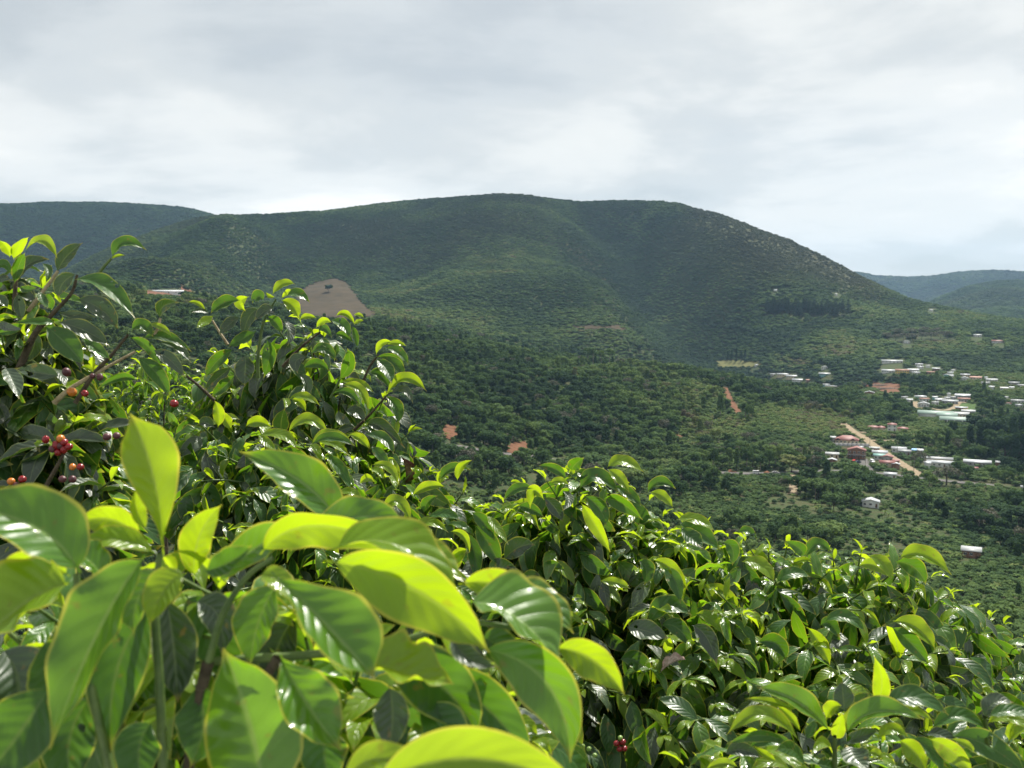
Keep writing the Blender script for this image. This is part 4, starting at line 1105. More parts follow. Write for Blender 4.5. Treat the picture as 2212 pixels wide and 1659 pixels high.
for i, x in enumerate((292, 318, 348, 380, 404)):
    tree_px(PZ, x, 720 + 2 * (i % 2), 21 + 3 * (i % 3), 13, TALLC[i % 2], TRUNK[0], .08, '%s from left of the narrow dark trees beside the yellow field' % ('first', 'second', 'third', 'fourth', 'last')[i], 'trees beside the yellow field')
tree_px(PZ, 245, 1085, 50, 40, TALLC[0], TRUNK[1], .45, 'tall full tree on the near side of the red track')
tree_px(PZ, 405, 1100, 46, 34, BROAD[2], TRUNK[1], .55, 'tall rounded tree on the far side of the red track')
for nth, (x, y, h) in zip(('first', 'second', 'fourth', 'fifth', 'last', 'third'), ((1165, 774, 32), (1190, 776, 26), (1281, 797, 46), (1298, 798, 42), (1317, 796, 44), (1270, 792, 40))):
    tree_px(PF, x, y, h, h * .62, UMBR[int(x) % 2], TRUNK_TALL, .45, nth + ' from left of the tall pale-trunked trees behind the spur', 'pale-trunked trees', unit=.5)
for x in (1383, 1403):
    tree_px(PF, x, 758, 16, 17, BROAD[3], TRUNK[0], .0, '%s of two small black-green trees by the pale scrub slope' % ('left one' if x < 1390 else 'right one'), 'pair of black-green trees')
for i, x in enumerate((20, 75, 130, 195, 255, 300, 350, 415, 455, 505, 560, 600, 650)):
    tree_px(PZ, x, 1428 - 10 * (i % 3), 34 + 7 * (i % 4), 30 + 6 * (i % 3), (BROAD + TALLC)[i % 7], TRUNK[i % 2], .42 + .12 * (i % 3), '%s from left of the leafy trees above the paved road' % ['first', 'second', 'third', 'fourth', 'fifth', 'sixth', 'seventh', 'eighth', 'ninth', 'tenth', 'eleventh', 'twelfth', 'last'][i], 'trees lining the upper side of the paved road')
for i, (x, y) in enumerate(((1330, 585), (1380, 592), (1430, 590), (1490, 588), (1550, 584), (1610, 580), (1670, 578), (1715, 575), (1400, 560), (1480, 555), (1560, 550), (1640, 552))):
    tree_px(PZ, x, y, 19, 34, GREYC[i % 2], TRUNK[0], .3, '%s from left in the %s row of brownish leafless trees below the ridge' % (('first', 'second', 'third', 'fourth', 'fifth', 'sixth', 'seventh', 'last')[i % 8], 'lower' if i < 8 else 'upper'), 'leafless trees of the scrub mound', unit=.9)
for i in range(96):
    x = 545 + 540 * random.random(); y = 372 + 62 * random.random() - (14 if x < 700 else 0)
    tree_px(PZ, x, y, 15 + 13 * random.random() * (1 - abs(x - 815) / 420), 13 + 5 * random.random(), PINEM[i % 3], PINE_TRUNK, .3 + .5 * random.random(), 'dark conifer in the dense plot on the mountain foot', 'conifers of the dense plot', 'conifer_tree', unit=.34)

# ---- scatter
ACC = {k: [] for k in ('tree', 'far', 'coffee', 'banana', 'grey')}
def put(kind, x, y, z, sx, sz, tint, dry=None):
    n = len(x)
    if n: ACC[kind].append((np.stack([x, y, z - 0.1], 1), np.stack([sx, sx, sz], 1), np.asarray(tint), np.zeros(n) if dry is None else np.asarray(dry)))
PLANT = [(1880, 748), (1960, 742), (2230, 742), (2230, 856), (2120, 838), (2040, 808), (1960, 790), (1900, 780)]
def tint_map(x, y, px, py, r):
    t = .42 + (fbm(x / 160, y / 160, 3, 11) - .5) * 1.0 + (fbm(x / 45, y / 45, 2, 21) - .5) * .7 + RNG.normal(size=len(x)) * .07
    g = seg_dist(x, y, GULLY); t = t - .42 * np.exp(-(g / 120) ** 2)  # gully tint darkened: dark evergreens, plus painted shade to deepen the relief
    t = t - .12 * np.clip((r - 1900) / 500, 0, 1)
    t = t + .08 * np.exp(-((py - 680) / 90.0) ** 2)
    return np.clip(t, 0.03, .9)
def pz(*a): return [PZ(*q) for q in a]
ZONES = [  # outline, tint shift, extra share of trees, extra share of banana plants
    (pz((570, 615), (750, 640), (1000, 715), (1100, 800), (1400, 845), (1500, 825), (1660, 860), (1650, 935), (1500, 945), (1380, 870), (1150, 855), (1000, 775), (740, 705), (580, 668)), -.34, .6, 0),
    (pz((0, 735), (240, 785), (560, 830), (900, 885), (1200, 940), (1500, 1000), (1540, 1065), (1350, 1085), (1000, 1065), (850, 1010), (600, 1000), (300, 950), (0, 800)), -.26, .6, 0),
    (pz((430, 690), (600, 680), (850, 720), (900, 765), (700, 775), (450, 745)), .34, -.1, 0),
    (pz((-260, 480), (0, 400), (260, 520), (420, 640), (430, 700), (200, 690), (-100, 640), (-300, 560)), .20, 0, 0),
    (pz((-30, 1060), (380, 1110), (460, 1230), (100, 1290), (-60, 1250)), .22, -.2, .35),
    (pz((520, 1000), (1020, 1095), (1110, 1215), (700, 1190), (480, 1120)), .20, -.2, .2),
    (pz((1090, 500), (1560, 440), (2212, 460), (2212, 560), (1730, 560), (1300, 600), (1100, 560)), -.12, .2, 0),
    (pz((120, 470), (480, 520), (760, 560), (760, 590), (500, 575), (330, 520), (120, 500)), -.36, .5, 0),
    (pz((1640, 1120), (2230, 1060), (2230, 1420), (2050, 1400), (1850, 1300)), -.25, .5, 0),
    ([(900, 850), (1100, 780), (1300, 830), (1500, 900), (1400, 960), (1150, 950), (950, 900)], -.10, .25, 0),
    ([(780, 720), (1000, 760), (1120, 800), (1000, 850), (900, 850), (800, 800)], .08, .3, 0),
    ([(1480, 560), (1400, 500), (1360, 470), (1420, 460), (1520, 520), (1560, 600), (1500, 640), (1440, 610)], -.18, 0, 0)]  # last outline: gully's right wall, darker trees with painted shade on top
def zone_map(px, py):
    a = np.zeros(len(px)); b_ = np.zeros(len(px)); c_ = np.zeros(len(px))
    wob = 6
    qx = px + RNG.normal(size=len(px)) * wob; qy = py + RNG.normal(size=len(px)) * wob * .6
    for poly, t_, tr_, bn_ in ZONES:
        k_ = inside(qx, qy, poly); a[k_] += t_; b_[k_] += tr_; c_[k_] += bn_
    return a, b_, c_
# near valley
x, y, z, r, px, py, c = candidates(190, 660, 3.3)
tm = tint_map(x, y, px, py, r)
u = RNG.random(len(x)); dens = fbm(x / 60, y / 60, 3, 5)
village = (px > 1480) & (py > 880)
za, zb, zcn = zone_map(px, py); tm = np.clip(tm + za, .02, .95)
ptree = np.where(village, .10, .20) + np.clip((dens - .5) * 1.4, -.15, .35) + zb
clr = (fbm(x / 38, y / 38, 2, 61) > .69) & (zb <= 0)
is_tree = (u < ptree) & (c == 0) & (~clr | (u < .02))
is_ban = (~is_tree) & (u > .93 - zcn) & (c != 1)
is_cof = (~is_tree) & (~is_ban) & (c != 1) & (RNG.random(len(x)) > np.where(clr, .8, .12))
put('coffee', x[is_cof], y[is_cof], z[is_cof], 3.0 + 1.3 * RNG.random(is_cof.sum()), 2.1 + 1.2 * RNG.random(is_cof.sum()), tm[is_cof] * .8 + .12)
put('banana', x[is_ban], y[is_ban], z[is_ban], 3.6 + 1.4 * RNG.random(is_ban.sum()), 3.6 + 1.6 * RNG.random(is_ban.sum()), .58 + .22 * RNG.random(is_ban.sum()))
T1 = (x[is_tree], y[is_tree], z[is_tree], r[is_tree], px[is_tree], py[is_tree], tm[is_tree])
# middle distance
x, y, z, r, px, py, c = candidates(660, 1320, 4.5)
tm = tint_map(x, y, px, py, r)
u = RNG.random(len(x)); dens = fbm(x / 90, y / 90, 3, 6)
plan = inside(px, py, PLANT)
village = (px > 1640) & (py > 790) & ~plan
za, zb, zcn = zone_map(px, py); tm = np.clip(tm + za, .02, .95)
is_tree = (u < np.where(village, .36, .50) + np.clip((dens - .5) * 1.8, -.4, .45) + zb) & (c == 0) & ~plan
clr = (fbm(x / 60, y / 60, 2, 62) > .69) & (zb <= 0) & ~plan
is_tree &= (~clr | (u < .03))
is_ban = ~is_tree & (u > .95 - zcn) & (c != 1)
is_cof = ~is_tree & ~is_ban & (c != 1) & (~clr | (RNG.random(len(x)) < .3))
put('coffee', x[is_cof], y[is_cof], z[is_cof], 4.6 + 1.6 * RNG.random(is_cof.sum()), 2.6 + 1.6 * RNG.random(is_cof.sum()), np.where(plan[is_cof], .62 + .2 * RNG.random(is_cof.sum()), tm[is_cof] * .8 + .14))
put('banana', x[is_ban], y[is_ban], z[is_ban], 4.2 + 1.4 * RNG.random(is_ban.sum()), 4.4 + 1.6 * RNG.random(is_ban.sum()), .6 + .2 * RNG.random(is_ban.sum()))
T2 = (x[is_tree], y[is_tree], z[is_tree], r[is_tree], px[is_tree], py[is_tree], tm[is_tree])
TT = [np.concatenate([a, b]) for a, b in zip(T1, T2)]
h = np.where(TT[3] < 660, 3.8 + 8.5 * RNG.random(len(TT[0])) ** 2.2, 4.2 + 7.5 * RNG.random(len(TT[0])) ** 2.0)
shown = (TT[4] > 5) & (TT[4] < 2207) & (TT[5] - h / TT[3] * F * .6 < np.interp(TT[4], SKIRT[:, 0], SKIRT[:, 1])) & visible(TT[0], TT[1], TT[2], h * .5 - 4)
size = np.where(shown, h / TT[3], 0)
NEAR_TREES = 150
own = np.zeros(len(h), bool); own[np.argsort(-size)[:NEAR_TREES]] = True
grey_pick = RNG.random(len(h)) < .05
LANDMARKS = [('lone white gable-roofed house', 1880, 1090), ('lone blue-grey sheet roof', 2097, 1200), ('white van', 1634, 1022), ('round light green tree', 1710, 1010), ('dirt path', 1713, 1045),
             ('larger red bank', 1118, 970), ('smaller red bank', 972, 935), ('red track', 1580, 870), ('long red-roofed house', 1830, 955), ('grey bare-branched tree', 2045, 1030), ('dark grove', 2130, 960), ('white villa', 1925, 925),
             ('centre bush', 1270, 990), ('yellow field', 1595, 788), ('ridge row of white houses', 1720, 815), ('broad glossy bush', 1700, 1150), ('pale-trunked trees', 1290, 790), ('road at the picture edge', 2212, 1056)]
ORD = ['first', 'second', 'third', 'fourth', 'fifth', 'sixth', 'seventh', 'eighth', 'ninth', 'tenth', 'eleventh', 'twelfth', 'thirteenth', 'fourteenth', 'fifteenth', 'sixteenth', 'seventeenth', 'eighteenth', 'nineteenth', 'twentieth'] + ['twenty-' + q for q in ('first', 'second', 'third', 'fourth', 'fifth', 'sixth', 'seventh', 'eighth', 'ninth')]
fam = {}
for k in np.where(own)[0]:
    px_, py_ = TT[4][k], TT[5][k]
    lm = min(LANDMARKS, key=lambda q: (q[1] - px_) ** 2 + (1.5 * (q[2] - py_)) ** 2)[0]
    look = 'grey leafless' if grey_pick[k] else ('dark green' if TT[6][k] < .3 else 'mid green' if TT[6][k] < .58 else 'light green')
    fam.setdefault((lm, look), []).append((px_, k))
for (lm, look), L_ in fam.items():
    L_.sort()
    for i, (px_, k) in enumerate(L_):
        lb = 'only %s tree of those nearest the %s' % (look, lm) if len(L_) == 1 else '%s from left of the %s trees nearest the %s' % (ORD[min(i, 28)], look, lm)
        cr = GREYC[k % 2] if grey_pick[k] else (BROAD + BROAD + TALLC + FLATC)[k % 14]
        tree((TT[0][k], TT[1][k], TT[2][k] - .1), h[k], h[k] * (.85 + .4 * random.random()), cr, TRUNK[k % 2], .4 if grey_pick[k] else TT[6][k], lb, 'valley trees near the ' + lm)
k = ~own & ~grey_pick
put('tree', TT[0][k], TT[1][k], TT[2][k], h[k] * (.8 + .45 * RNG.random(k.sum())), h[k], TT[6][k])
k = ~own & grey_pick
put('grey', TT[0][k], TT[1][k], TT[2][k], h[k] * .9, h[k], np.full(k.sum(), .4))
# mountain
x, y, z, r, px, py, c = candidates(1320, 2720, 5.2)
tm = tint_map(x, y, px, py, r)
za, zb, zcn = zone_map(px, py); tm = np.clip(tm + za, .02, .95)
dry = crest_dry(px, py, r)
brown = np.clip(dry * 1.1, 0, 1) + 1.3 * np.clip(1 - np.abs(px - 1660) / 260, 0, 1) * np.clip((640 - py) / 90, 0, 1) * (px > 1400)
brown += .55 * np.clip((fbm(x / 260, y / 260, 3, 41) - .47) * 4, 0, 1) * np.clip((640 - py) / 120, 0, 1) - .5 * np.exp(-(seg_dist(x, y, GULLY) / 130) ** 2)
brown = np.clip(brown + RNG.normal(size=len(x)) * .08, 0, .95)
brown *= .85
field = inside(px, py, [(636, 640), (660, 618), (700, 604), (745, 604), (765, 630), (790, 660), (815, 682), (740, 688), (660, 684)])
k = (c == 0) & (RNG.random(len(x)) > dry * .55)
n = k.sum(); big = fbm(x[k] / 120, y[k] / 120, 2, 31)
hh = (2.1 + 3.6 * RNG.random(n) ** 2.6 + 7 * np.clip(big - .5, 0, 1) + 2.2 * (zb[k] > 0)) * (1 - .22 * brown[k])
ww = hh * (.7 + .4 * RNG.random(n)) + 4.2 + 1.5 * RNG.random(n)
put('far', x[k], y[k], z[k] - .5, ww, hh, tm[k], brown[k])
# far ridges
for (r0, r1, sp, t0, t1) in ((2950, 3760, 8.5, -33, -10), (2450, 4750, 12, 15, 33), (5400, 6650, 17, 14, 33)):
    x, y, z, r, px, py, c = candidates(r0, r1, sp, t0, t1)
    n = len(x); hh = sp * (.65 + .5 * RNG.random(n))
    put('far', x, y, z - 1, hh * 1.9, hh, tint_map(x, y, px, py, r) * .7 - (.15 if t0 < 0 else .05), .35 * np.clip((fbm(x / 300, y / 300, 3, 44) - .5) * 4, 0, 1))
def flush(kind, name, label, meshes, cat):
    A = ACC[kind]
    P_ = np.concatenate([a[0] for a in A]); sc = np.concatenate([a[1] for a in A]); tn = np.concatenate([a[2] for a in A]); dn = np.concatenate([a[3] for a in A])
    instancer(name, label, P_, sc, RNG.random(len(P_)) * 6.283, RNG.integers(0, len(meshes), len(P_)), tn, dn, meshes, cat)
    print(name, len(P_))
flush('tree', 'valley_forest', 'mixed green trees covering the valley floor and spur', BROAD + TALLC, 'trees')
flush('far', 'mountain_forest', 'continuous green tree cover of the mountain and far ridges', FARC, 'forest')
flush('coffee', 'coffee_plantation', 'low rounded coffee shrubs filling the valley plots', COFF, 'coffee shrubs')
flush('banana', 'banana_plants_foliage', 'pale green banana plants dotted through the valley plots', BANA, 'banana plants')
flush('grey', 'leafless_forest', 'thin grey leafless trees scattered in the valley', GREYC, 'trees')
#PART3
# ------------------------------------------------------------------ coffee bushes in front
def leaf_width(u, peak=.88):
    """outline of a coffee leaf: short stalk, broad middle, drawn-out drip tip"""
    s = np.clip((u - .05) / .95, 0, 1)
    w_ = np.sin(math.pi * s ** peak) ** 0.85 * (1 - .15 * s)
    w_ = np.where(s > .84, np.maximum(w_ * (1 - (s - .84) / .16 * .75), .13 * (1 - s) / .16), w_)
    return np.where(u < .05, .035, np.maximum(w_, .012))
def leaf_grid(nu, nv):
    u = np.linspace(0, 1, nu + 1); v = np.linspace(-1, 1, nv + 1)
    uu, vv = np.meshgrid(u, v, indexing='ij')
    ii = np.arange((nu + 1) * (nv + 1)).reshape(nu + 1, nv + 1)
    q = np.stack([ii[:-1, :-1], ii[1:, :-1], ii[1:, 1:], ii[:-1, 1:]], -1).reshape(-1, 4)
    return uu, vv, q
def leaf_surface(mid, lat, nor, hw, nu, nv, fold=.25, cup=.15, wave=.05, quilt=.02, phase=0.0, asym=0.0, rip=3.0, peak=.88):
    """mid, lat, nor: (nu+1,3) frames along the midrib; hw: half width"""
    uu, vv, q = leaf_grid(nu, nv)
    wd = leaf_width(uu, peak) * hw
    av = np.abs(vv)
    f = fold * (1 + asym * np.sign(vv))
    side = np.sin(np.abs(vv) * 1.0 * np.maximum(np.abs(f), 1e-3)) * 0 + av * np.cos(f) * np.sign(vv) * wd
    lift = av * np.sin(f) * wd + cup * av ** 2 * wd
    env = np.sin(math.pi * np.clip(uu, 0, 1)) ** .5
    lift = lift + wave * hw * av ** 2.2 * env * (np.sin(uu * 6.283 * rip + phase + np.sign(vv) * .9) + .25 * np.sin(uu * 6.283 * rip * 1.7 + phase * 2.3))
    s = uu * 8.0 - av * 1.9
    lift = lift + quilt * hw * (np.sin(math.pi * s) ** 2 - .5) * env * (1 - av ** 4) * np.clip(av * 4, 0, 1)
    V = mid[:, None, :] + lat[:, None, :] * side[..., None] + nor[:, None, :] * lift[..., None]
    uv = np.stack([uu, (vv + 1) / 2], -1).reshape(-1, 2)
    return V.reshape(-1, 3), q, uv
def frames_from(mid, n0):
    T = np.gradient(mid, axis=0); T /= np.linalg.norm(T, axis=1)[:, None] + 1e-9
    n = n0 - (T * n0).sum(1)[:, None] * T
    n /= np.linalg.norm(n, axis=1)[:, None] + 1e-9
    return T, np.cross(n, T), n

# generic leaves: length 1 along +X, face up +Z
def generic_leaf(nu, nv, droop, fold, cup, wave, ratio, side=0.0, phase=0.0, twist=0.0, quilt=.02):
    u = np.linspace(0, 1, nu + 1)
    ang = .25 - droop * u ** 1.2 + 0 * u
    x = np.concatenate([[0], np.cumsum(np.cos((ang[1:] + ang[:-1]) / 2))]) / nu
    z = np.concatenate([[0], np.cumsum(np.sin((ang[1:] + ang[:-1]) / 2))]) / nu
    mid = np.stack([x, side * u ** 2, z], 1)
    tw = twist * u
    n0 = np.stack([np.sin(-ang) * 0 + 0 * u, np.sin(tw), np.cos(tw)], 1)
    T, lat, n = frames_from(mid, n0)
    return leaf_surface(mid, lat, n, ratio / 2, nu, nv, fold, cup, wave, quilt, phase)
NVAR = 14
GEN = []
for i in range(NVAR):
    GEN.append(generic_leaf(12, 6, random.uniform(.7, 2.2), random.uniform(.15, .65), random.uniform(-.2, .3), random.uniform(.08, .22), random.uniform(.31, .42), random.uniform(-.13, .13), random.random() * 6, random.uniform(-.6, .6), .05))
LEAF_ME = {}
for k_ in 'ynmg':
    LEAF_ME[k_] = [np_mesh('coffee_leaf', V, quads=q, uv=uv, mat=MAT['leaf_' + k_]) for V, q, uv in GEN]
LOW = []
for i in range(8):
    LOW.append(generic_leaf(6, 2, random.uniform(.4, 1.6), random.uniform(.1, .45), 0, .05, random.uniform(.36, .46), random.uniform(-.08, .08), random.random() * 6, random.uniform(-.5, .5), 0))
def uvsphere(name, mat):
    V, Q = [], []
    nz, na = 7, 10
    for i in range(nz + 1):
        t = math.pi * i / nz; rr = math.sin(t); z = math.cos(t)
        if i == 0: z = .90; rr = .13
        for j in range(na):
            a = 6.283 * j / na; V.append((rr * math.cos(a), rr * math.sin(a), z * 1.12))
    for i in range(nz):
        for j in range(na):
            Q.append((i * na + j, (i + 1) * na + j, (i + 1) * na + (j + 1) % na, i * na + (j + 1) % na))
    b = len(V); V.append((0, 0, .88)); T = [(b, j, (j + 1) % na) for j in range(na)]
    return np_mesh(name, np.array(V), quads=Q, tris=T, mat=mat)
CHERRY = {k_: uvsphere('cherry', MAT['cherry_' + k_]) for k_ in ('red', 'orange', 'green', 'dark')}
ZUP = np.array([0, 0, 1.0])
def unit(v):
    return v / (np.linalg.norm(v) + 1e-12)
class Bush:
    def __init__(self, name, label, base_px, group=None):
        x, y = base_px
        self.base = np.array([x, y, float(height(x, y))])
        self.e = empty(name, self.base, label=label, cat='coffee bush', group=group)
        self.n_leaf = 0; self.extra = []; self.stems = {'stem_green': [], 'stem_pale': [], 'stem_dark': []}
        self.tips = []
    def loc(self, p):
        return np.asarray(p, float) - self.base
    def stem(self, pts, r0, r1, mat='stem_green', name='branch'):
        P_ = curve_pts(np.array([self.loc(p) for p in pts]), 6)
        V, Q = tube_arrays(P_, np.linspace(r0, r1, len(P_)), 7)
        mesh_obj(name, np_mesh(name, V, quads=Q, mat=MAT[mat]), self.e)
    def leaf(self, p, d, n, L, kind, tn=0.0):
        """small leaf: base p, direction d, face normal n, length L"""
        d = unit(d); n = n - d * (n @ d); n = unit(n); s = np.cross(n, d)
        if self.n_leaf < 295:
            o = mesh_obj('leaf', LEAF_ME[kind][random.randrange(NVAR)], self.e)
            M = Matrix(((d[0], s[0], n[0], 0), (d[1], s[1], n[1], 0), (d[2], s[2], n[2], 0), (0, 0, 0, 1)))
            q_ = self.loc(p)
            wsc = random.uniform(.85, 1.12)
            o.matrix_local = Matrix.Translation(Vector(q_)) @ M @ Matrix.Diagonal((L, L * wsc, L, 1))
            self.n_leaf += 1
        else:
            self.extra.append((self.loc(p), d, s, n, L, kind))
    def extra_leaf(self, p, d, n, L, kind):
        d = unit(d); n = unit(n - d * (n @ d)); self.extra.append((self.loc(p), d, np.cross(n, d), n, L, kind))
    def shoot(self, tip, D, length, L, pairs=4, young=1, kind='m', stem=True, droop=.35):
        """a shoot ending at tip, growing along D, with opposite leaves"""
        tip = np.asarray(tip, float); D = unit(np.asarray(D, float))
        st = length / max(pairs - .5, 1)
        node_ang = random.random() * 3.14
        pts = []
        ref = unit(np.cross(D, rand_unit(1)[0]))
        ref2 = np.cross(D, ref)
        p = tip.copy(); dcur = D.copy()
        for i in range(pairs):
            pts.append(p.copy())
            a = node_ang + i * 1.3
            S_ = math.cos(a) * ref + math.sin(a) * ref2
            S_ = unit(S_ - ZUP * (S_ @ ZUP) * .6)
            for sg in (1, -1):
                if i == 0:
                    d = dcur * .9 + S_ * sg * .35; Lf = L * random.uniform(.28, .5); kd = 'y'; dn = 0
                elif i == 1:
                    d = dcur * .45 + S_ * sg * .8; Lf = L * random.uniform(.6, .9); kd = ('y' if random.random() < .6 else 'n') if random.random() < .9 * young else kind; dn = droop * .5
                else:
                    d = dcur * .15 + S_ * sg * .9; Lf = L * random.uniform(.85, 1.15); kd = 'y' if random.random() < .15 * young else ('n' if random.random() < .4 * young else kind); dn = droop * (1 + .3 * i)
                d = unit(d) - ZUP * dn * random.uniform(.6, 1.5)
                nrm = ZUP * 1.0 + rand_unit(1)[0] * .45 + dcur * .25 + S_ * sg * .2
                self.leaf(p + dcur * random.uniform(-.006, .006), d, nrm, Lf, kd)
            dcur = unit(dcur * 1.0 + ZUP * .10 * (1 if D[2] < .6 else 0) + rand_unit(1)[0] * .08)
            p = p - dcur * st * random.uniform(.8, 1.2)
        pts.append(p.copy())
        if stem:
            P_ = np.array([self.loc(q_) for q_ in pts])
            self.stems['stem_green'].append((P_, np.linspace(.0018, .0040, len(P_))))
        self.tips.append(p)
        return p
    def hero(self, pts, W, kind, roll=28, d=1.0, dt=-.02, dm=0.0, fold=.35, cup=.1, wave=.09, rip=2.5, asym=0.0, nu=34, nv=14, quilt=.035, flip=1, peak=.88):
        (bx, by), (mx, my), (tx, ty) = pts
        B, M_, T_ = at(bx, by, d), at(mx, my, d + dm + dt * .4), at(tx, ty, d + dt)
        u = np.linspace(0, 1, nu + 1)[:, None]
        C = 2 * M_ - .5 * (B + T_)
        mid = (1 - u) ** 2 * B + 2 * u * (1 - u) * C + u ** 2 * T_
        cam_dir = -unit(M_)
        Tn = unit(T_ - B)
        n0 = unit(cam_dir - Tn * (cam_dir @ Tn)); s0 = np.cross(Tn, n0)
        rr = R(abs(roll)) * (1 if (s0[2] > 0) == (roll >= 0) else -1)
        n = unit(n0 * math.cos(rr) + s0 * math.sin(rr)) * flip
        c = max(math.cos(rr), .35)
        hw = W * .87 / 2 / F * d / c / max(math.cos(fold), .5)
        TT_, lat, nn_ = frames_from(mid, np.repeat(n[None], nu + 1, 0))
        V, q, uv = leaf_surface(mid - self.base, lat, nn_, hw, nu, nv, fold, cup, wave, quilt, random.random() * 6, asym, rip, peak)
        o = mesh_obj('leaf', np_mesh('coffee_leaf', V - (B - self.base), quads=q, uv=uv, mat=MAT['leaf_' + kind]), self.e)
        o.location = B - self.base
        self.n_leaf += 1
        return B
    def cherry(self, px, py, d, rpx, kind):
        o = mesh_obj('cherry', CHERRY[kind], self.e)
        s = rpx / F * d
        o.location = self.loc(at(px, py, d)); o.scale = (s, s, s); o.rotation_euler = (random.random() * 2, random.random() * 6, random.random() * 6)
    def finish(self, trunk_top=None, ns=5):
        # woody frame: stems from the root to the shoots
        for mt, L_ in self.stems.items():
            if L_:
                Vs, Qs, off = [], [], 0
                for P_, rad in L_:
                    V, Q = tube_arrays(P_, rad, 6); Vs.append(V); Qs.append(Q + off); off += len(V)
                mesh_obj('shoot_stems', np_mesh('shoot_stems', np.vstack(Vs), quads=np.vstack(Qs), mat=MAT[mt]), self.e, kind='stuff')
        if self.tips:
            tp = np.array(self.tips); ctr = tp.mean(0)
            top = np.array([ctr[0] * .7 + self.base[0] * .3, ctr[1] * .7 + self.base[1] * .3, tp[:, 2].min() - .12])
            midp = (self.base + top) / 2 + np.array([.03, .02, 0])
            self.stem([self.base - ZUP * .1, midp, top], .018, .012, 'stem_dark', 'trunk')
            for k in range(0, len(tp), max(1, len(tp) // 14)):
                a = top * (1 - .0) ; b_ = tp[k]
                st = self.base * .35 + top * .65 if k % 2 else top
                self.stem([st, (st + b_) / 2 + ZUP * .03, b_], .007, .003, 'stem_dark')
        if self.extra:
            Vs, Qs, UV, RN, MI, off = [], [], [], [], [], 0
            kinds = 'ymgn'
            for (p, d, s, n, L, kd) in self.extra:
                V, q, uv = LOW[random.randrange(8)]
                W_ = p + (V[:, :1] * d + V[:, 1:2] * s + V[:, 2:] * n) * L
                Vs.append(W_); Qs.append(q + off); UV.append(uv); RN.append(np.full(len(V), random.random())); MI.append(np.full(len(q), kinds.index(kd))); off += len(V)
            me = np_mesh('foliage', np.vstack(Vs), quads=np.vstack(Qs), uv=np.vstack(UV), mat=MAT['leaf_y'])
            me.materials.append(MAT['leaf_m']); me.materials.append(MAT['leaf_g']); me.materials.append(MAT['leaf_n'])
            me.polygons.foreach_set('material_index', np.concatenate(MI).astype(np.int32))
            add_attr(me, 'leaf_random', np.concatenate(RN))
            mesh_obj('foliage', me, self.e, kind='stuff')
def canopy(b, top, ybot, d_top, d_bot, n_fill, L, n_inner, kind='m', young=1.0, xr=None, inner_kind='g', thick=.45, dx=0.0):
    """fill the front of a bush between its upper outline and ybot; depth falls towards the viewer lower down"""
    top = np.array(top, float)
    x0, x1 = xr or (top[:, 0].min(), top[:, 0].max())
    xm = (x0 + x1) / 2
    ym = top[:, 1].min()
    def depth(x, y):
        t = np.clip((y - np.interp(x, top[:, 0], top[:, 1])) / max(ybot - ym, 1), 0, 1)
        return d_top + (d_bot - d_top) * t ** .8 + dx * (x - xm) / (x1 - x0) + .10 * abs(x - xm) / (x1 - x0)
    m = F / d_top
    for (tx, ty) in top:
        D = np.array([(tx - xm) / (x1 - x0) * 1.2 + random.uniform(-.3, .3), -.25 + random.uniform(-.3, .3), random.uniform(.45, .9)])
        b.shoot(at(tx, ty + .25 * L * m * .4, depth(tx, ty)), D, .14, L, random.choice((3, 4)), young * 1.5, kind)
    # blue-noise-like spread
    pts = []
    tries = 0
    gap = math.sqrt((x1 - x0) * max(ybot - ym, 50) / max(n_fill, 1)) * .62
    while len(pts) < n_fill and tries < 6000:
        tries += 1
        x = random.uniform(x0, x1); yt = np.interp(x, top[:, 0], top[:, 1])
        y = random.uniform(yt + 18, ybot)
        if y > 1659 + 120: continue
        if all((x - a) ** 2 + ((y - c_) * 1.3) ** 2 > gap * gap for a, c_ in pts):
            pts.append((x, y))
    pts.sort(key=lambda p: p[1])
    for (x, y) in pts:
        t = (y - np.interp(x, top[:, 0], top[:, 1])) / max(ybot - ym, 1)
        D = np.array([(x - xm) / (x1 - x0) * 1.3 + random.uniform(-.5, .5), -.75 - .4 * t + random.uniform(-.3, .3), random.uniform(.0, .7) - .3 * t])
        yg = young * 1.5 * (1.0 - .6 * min(t * 1.2, 1))
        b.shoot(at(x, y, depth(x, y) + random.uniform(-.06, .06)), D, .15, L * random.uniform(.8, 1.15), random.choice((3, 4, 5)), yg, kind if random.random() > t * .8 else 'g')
    for k in range(int(n_inner * 1.7)):
        x = random.uniform(x0 - 20, x1 + 20); yt = np.interp(x, top[:, 0], top[:, 1])
        y = yt + 22 + (ybot + 60 - yt) * random.random() ** .9
        t = (y - yt) / max(ybot - ym, 1)
        dd = depth(x, y) + .05 + thick * random.random() ** 1.2 * min(1, .25 + t)
        d = rand_unit(1)[0] * .7 + np.array([0, -.15, -.75]); nr = rand_unit(1)[0] * .7 + np.array([0, -.6, .5])
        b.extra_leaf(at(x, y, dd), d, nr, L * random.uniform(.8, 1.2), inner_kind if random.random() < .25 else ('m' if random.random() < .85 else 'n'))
def ground_under(px, py, d):
    p = at(px, py, d); return p[0], p[1]
def pan(x0, y0, wfull):
    k = wfull / 2212 / 1.38879
    return lambda x, y: (x0 / 1.38879 + x * k, y0 / 1.38879 + y * k), k
#HERO
# ---- 1: sunlit row farther back, seen between the first bushes
b = Bush('coffee_bush', 'sunlit bush seen small in the gap behind the tall bush at the left', ground_under(330, 900, 7.6))
canopy(b, [(120, 805), (180, 790), (240, 775), (300, 762), (360, 768), (420, 782), (470, 800), (520, 822), (580, 845)], 960, 7.8, 7.2, 60, .13, 350, 'm', 1.8, inner_kind='m')
b.finish()
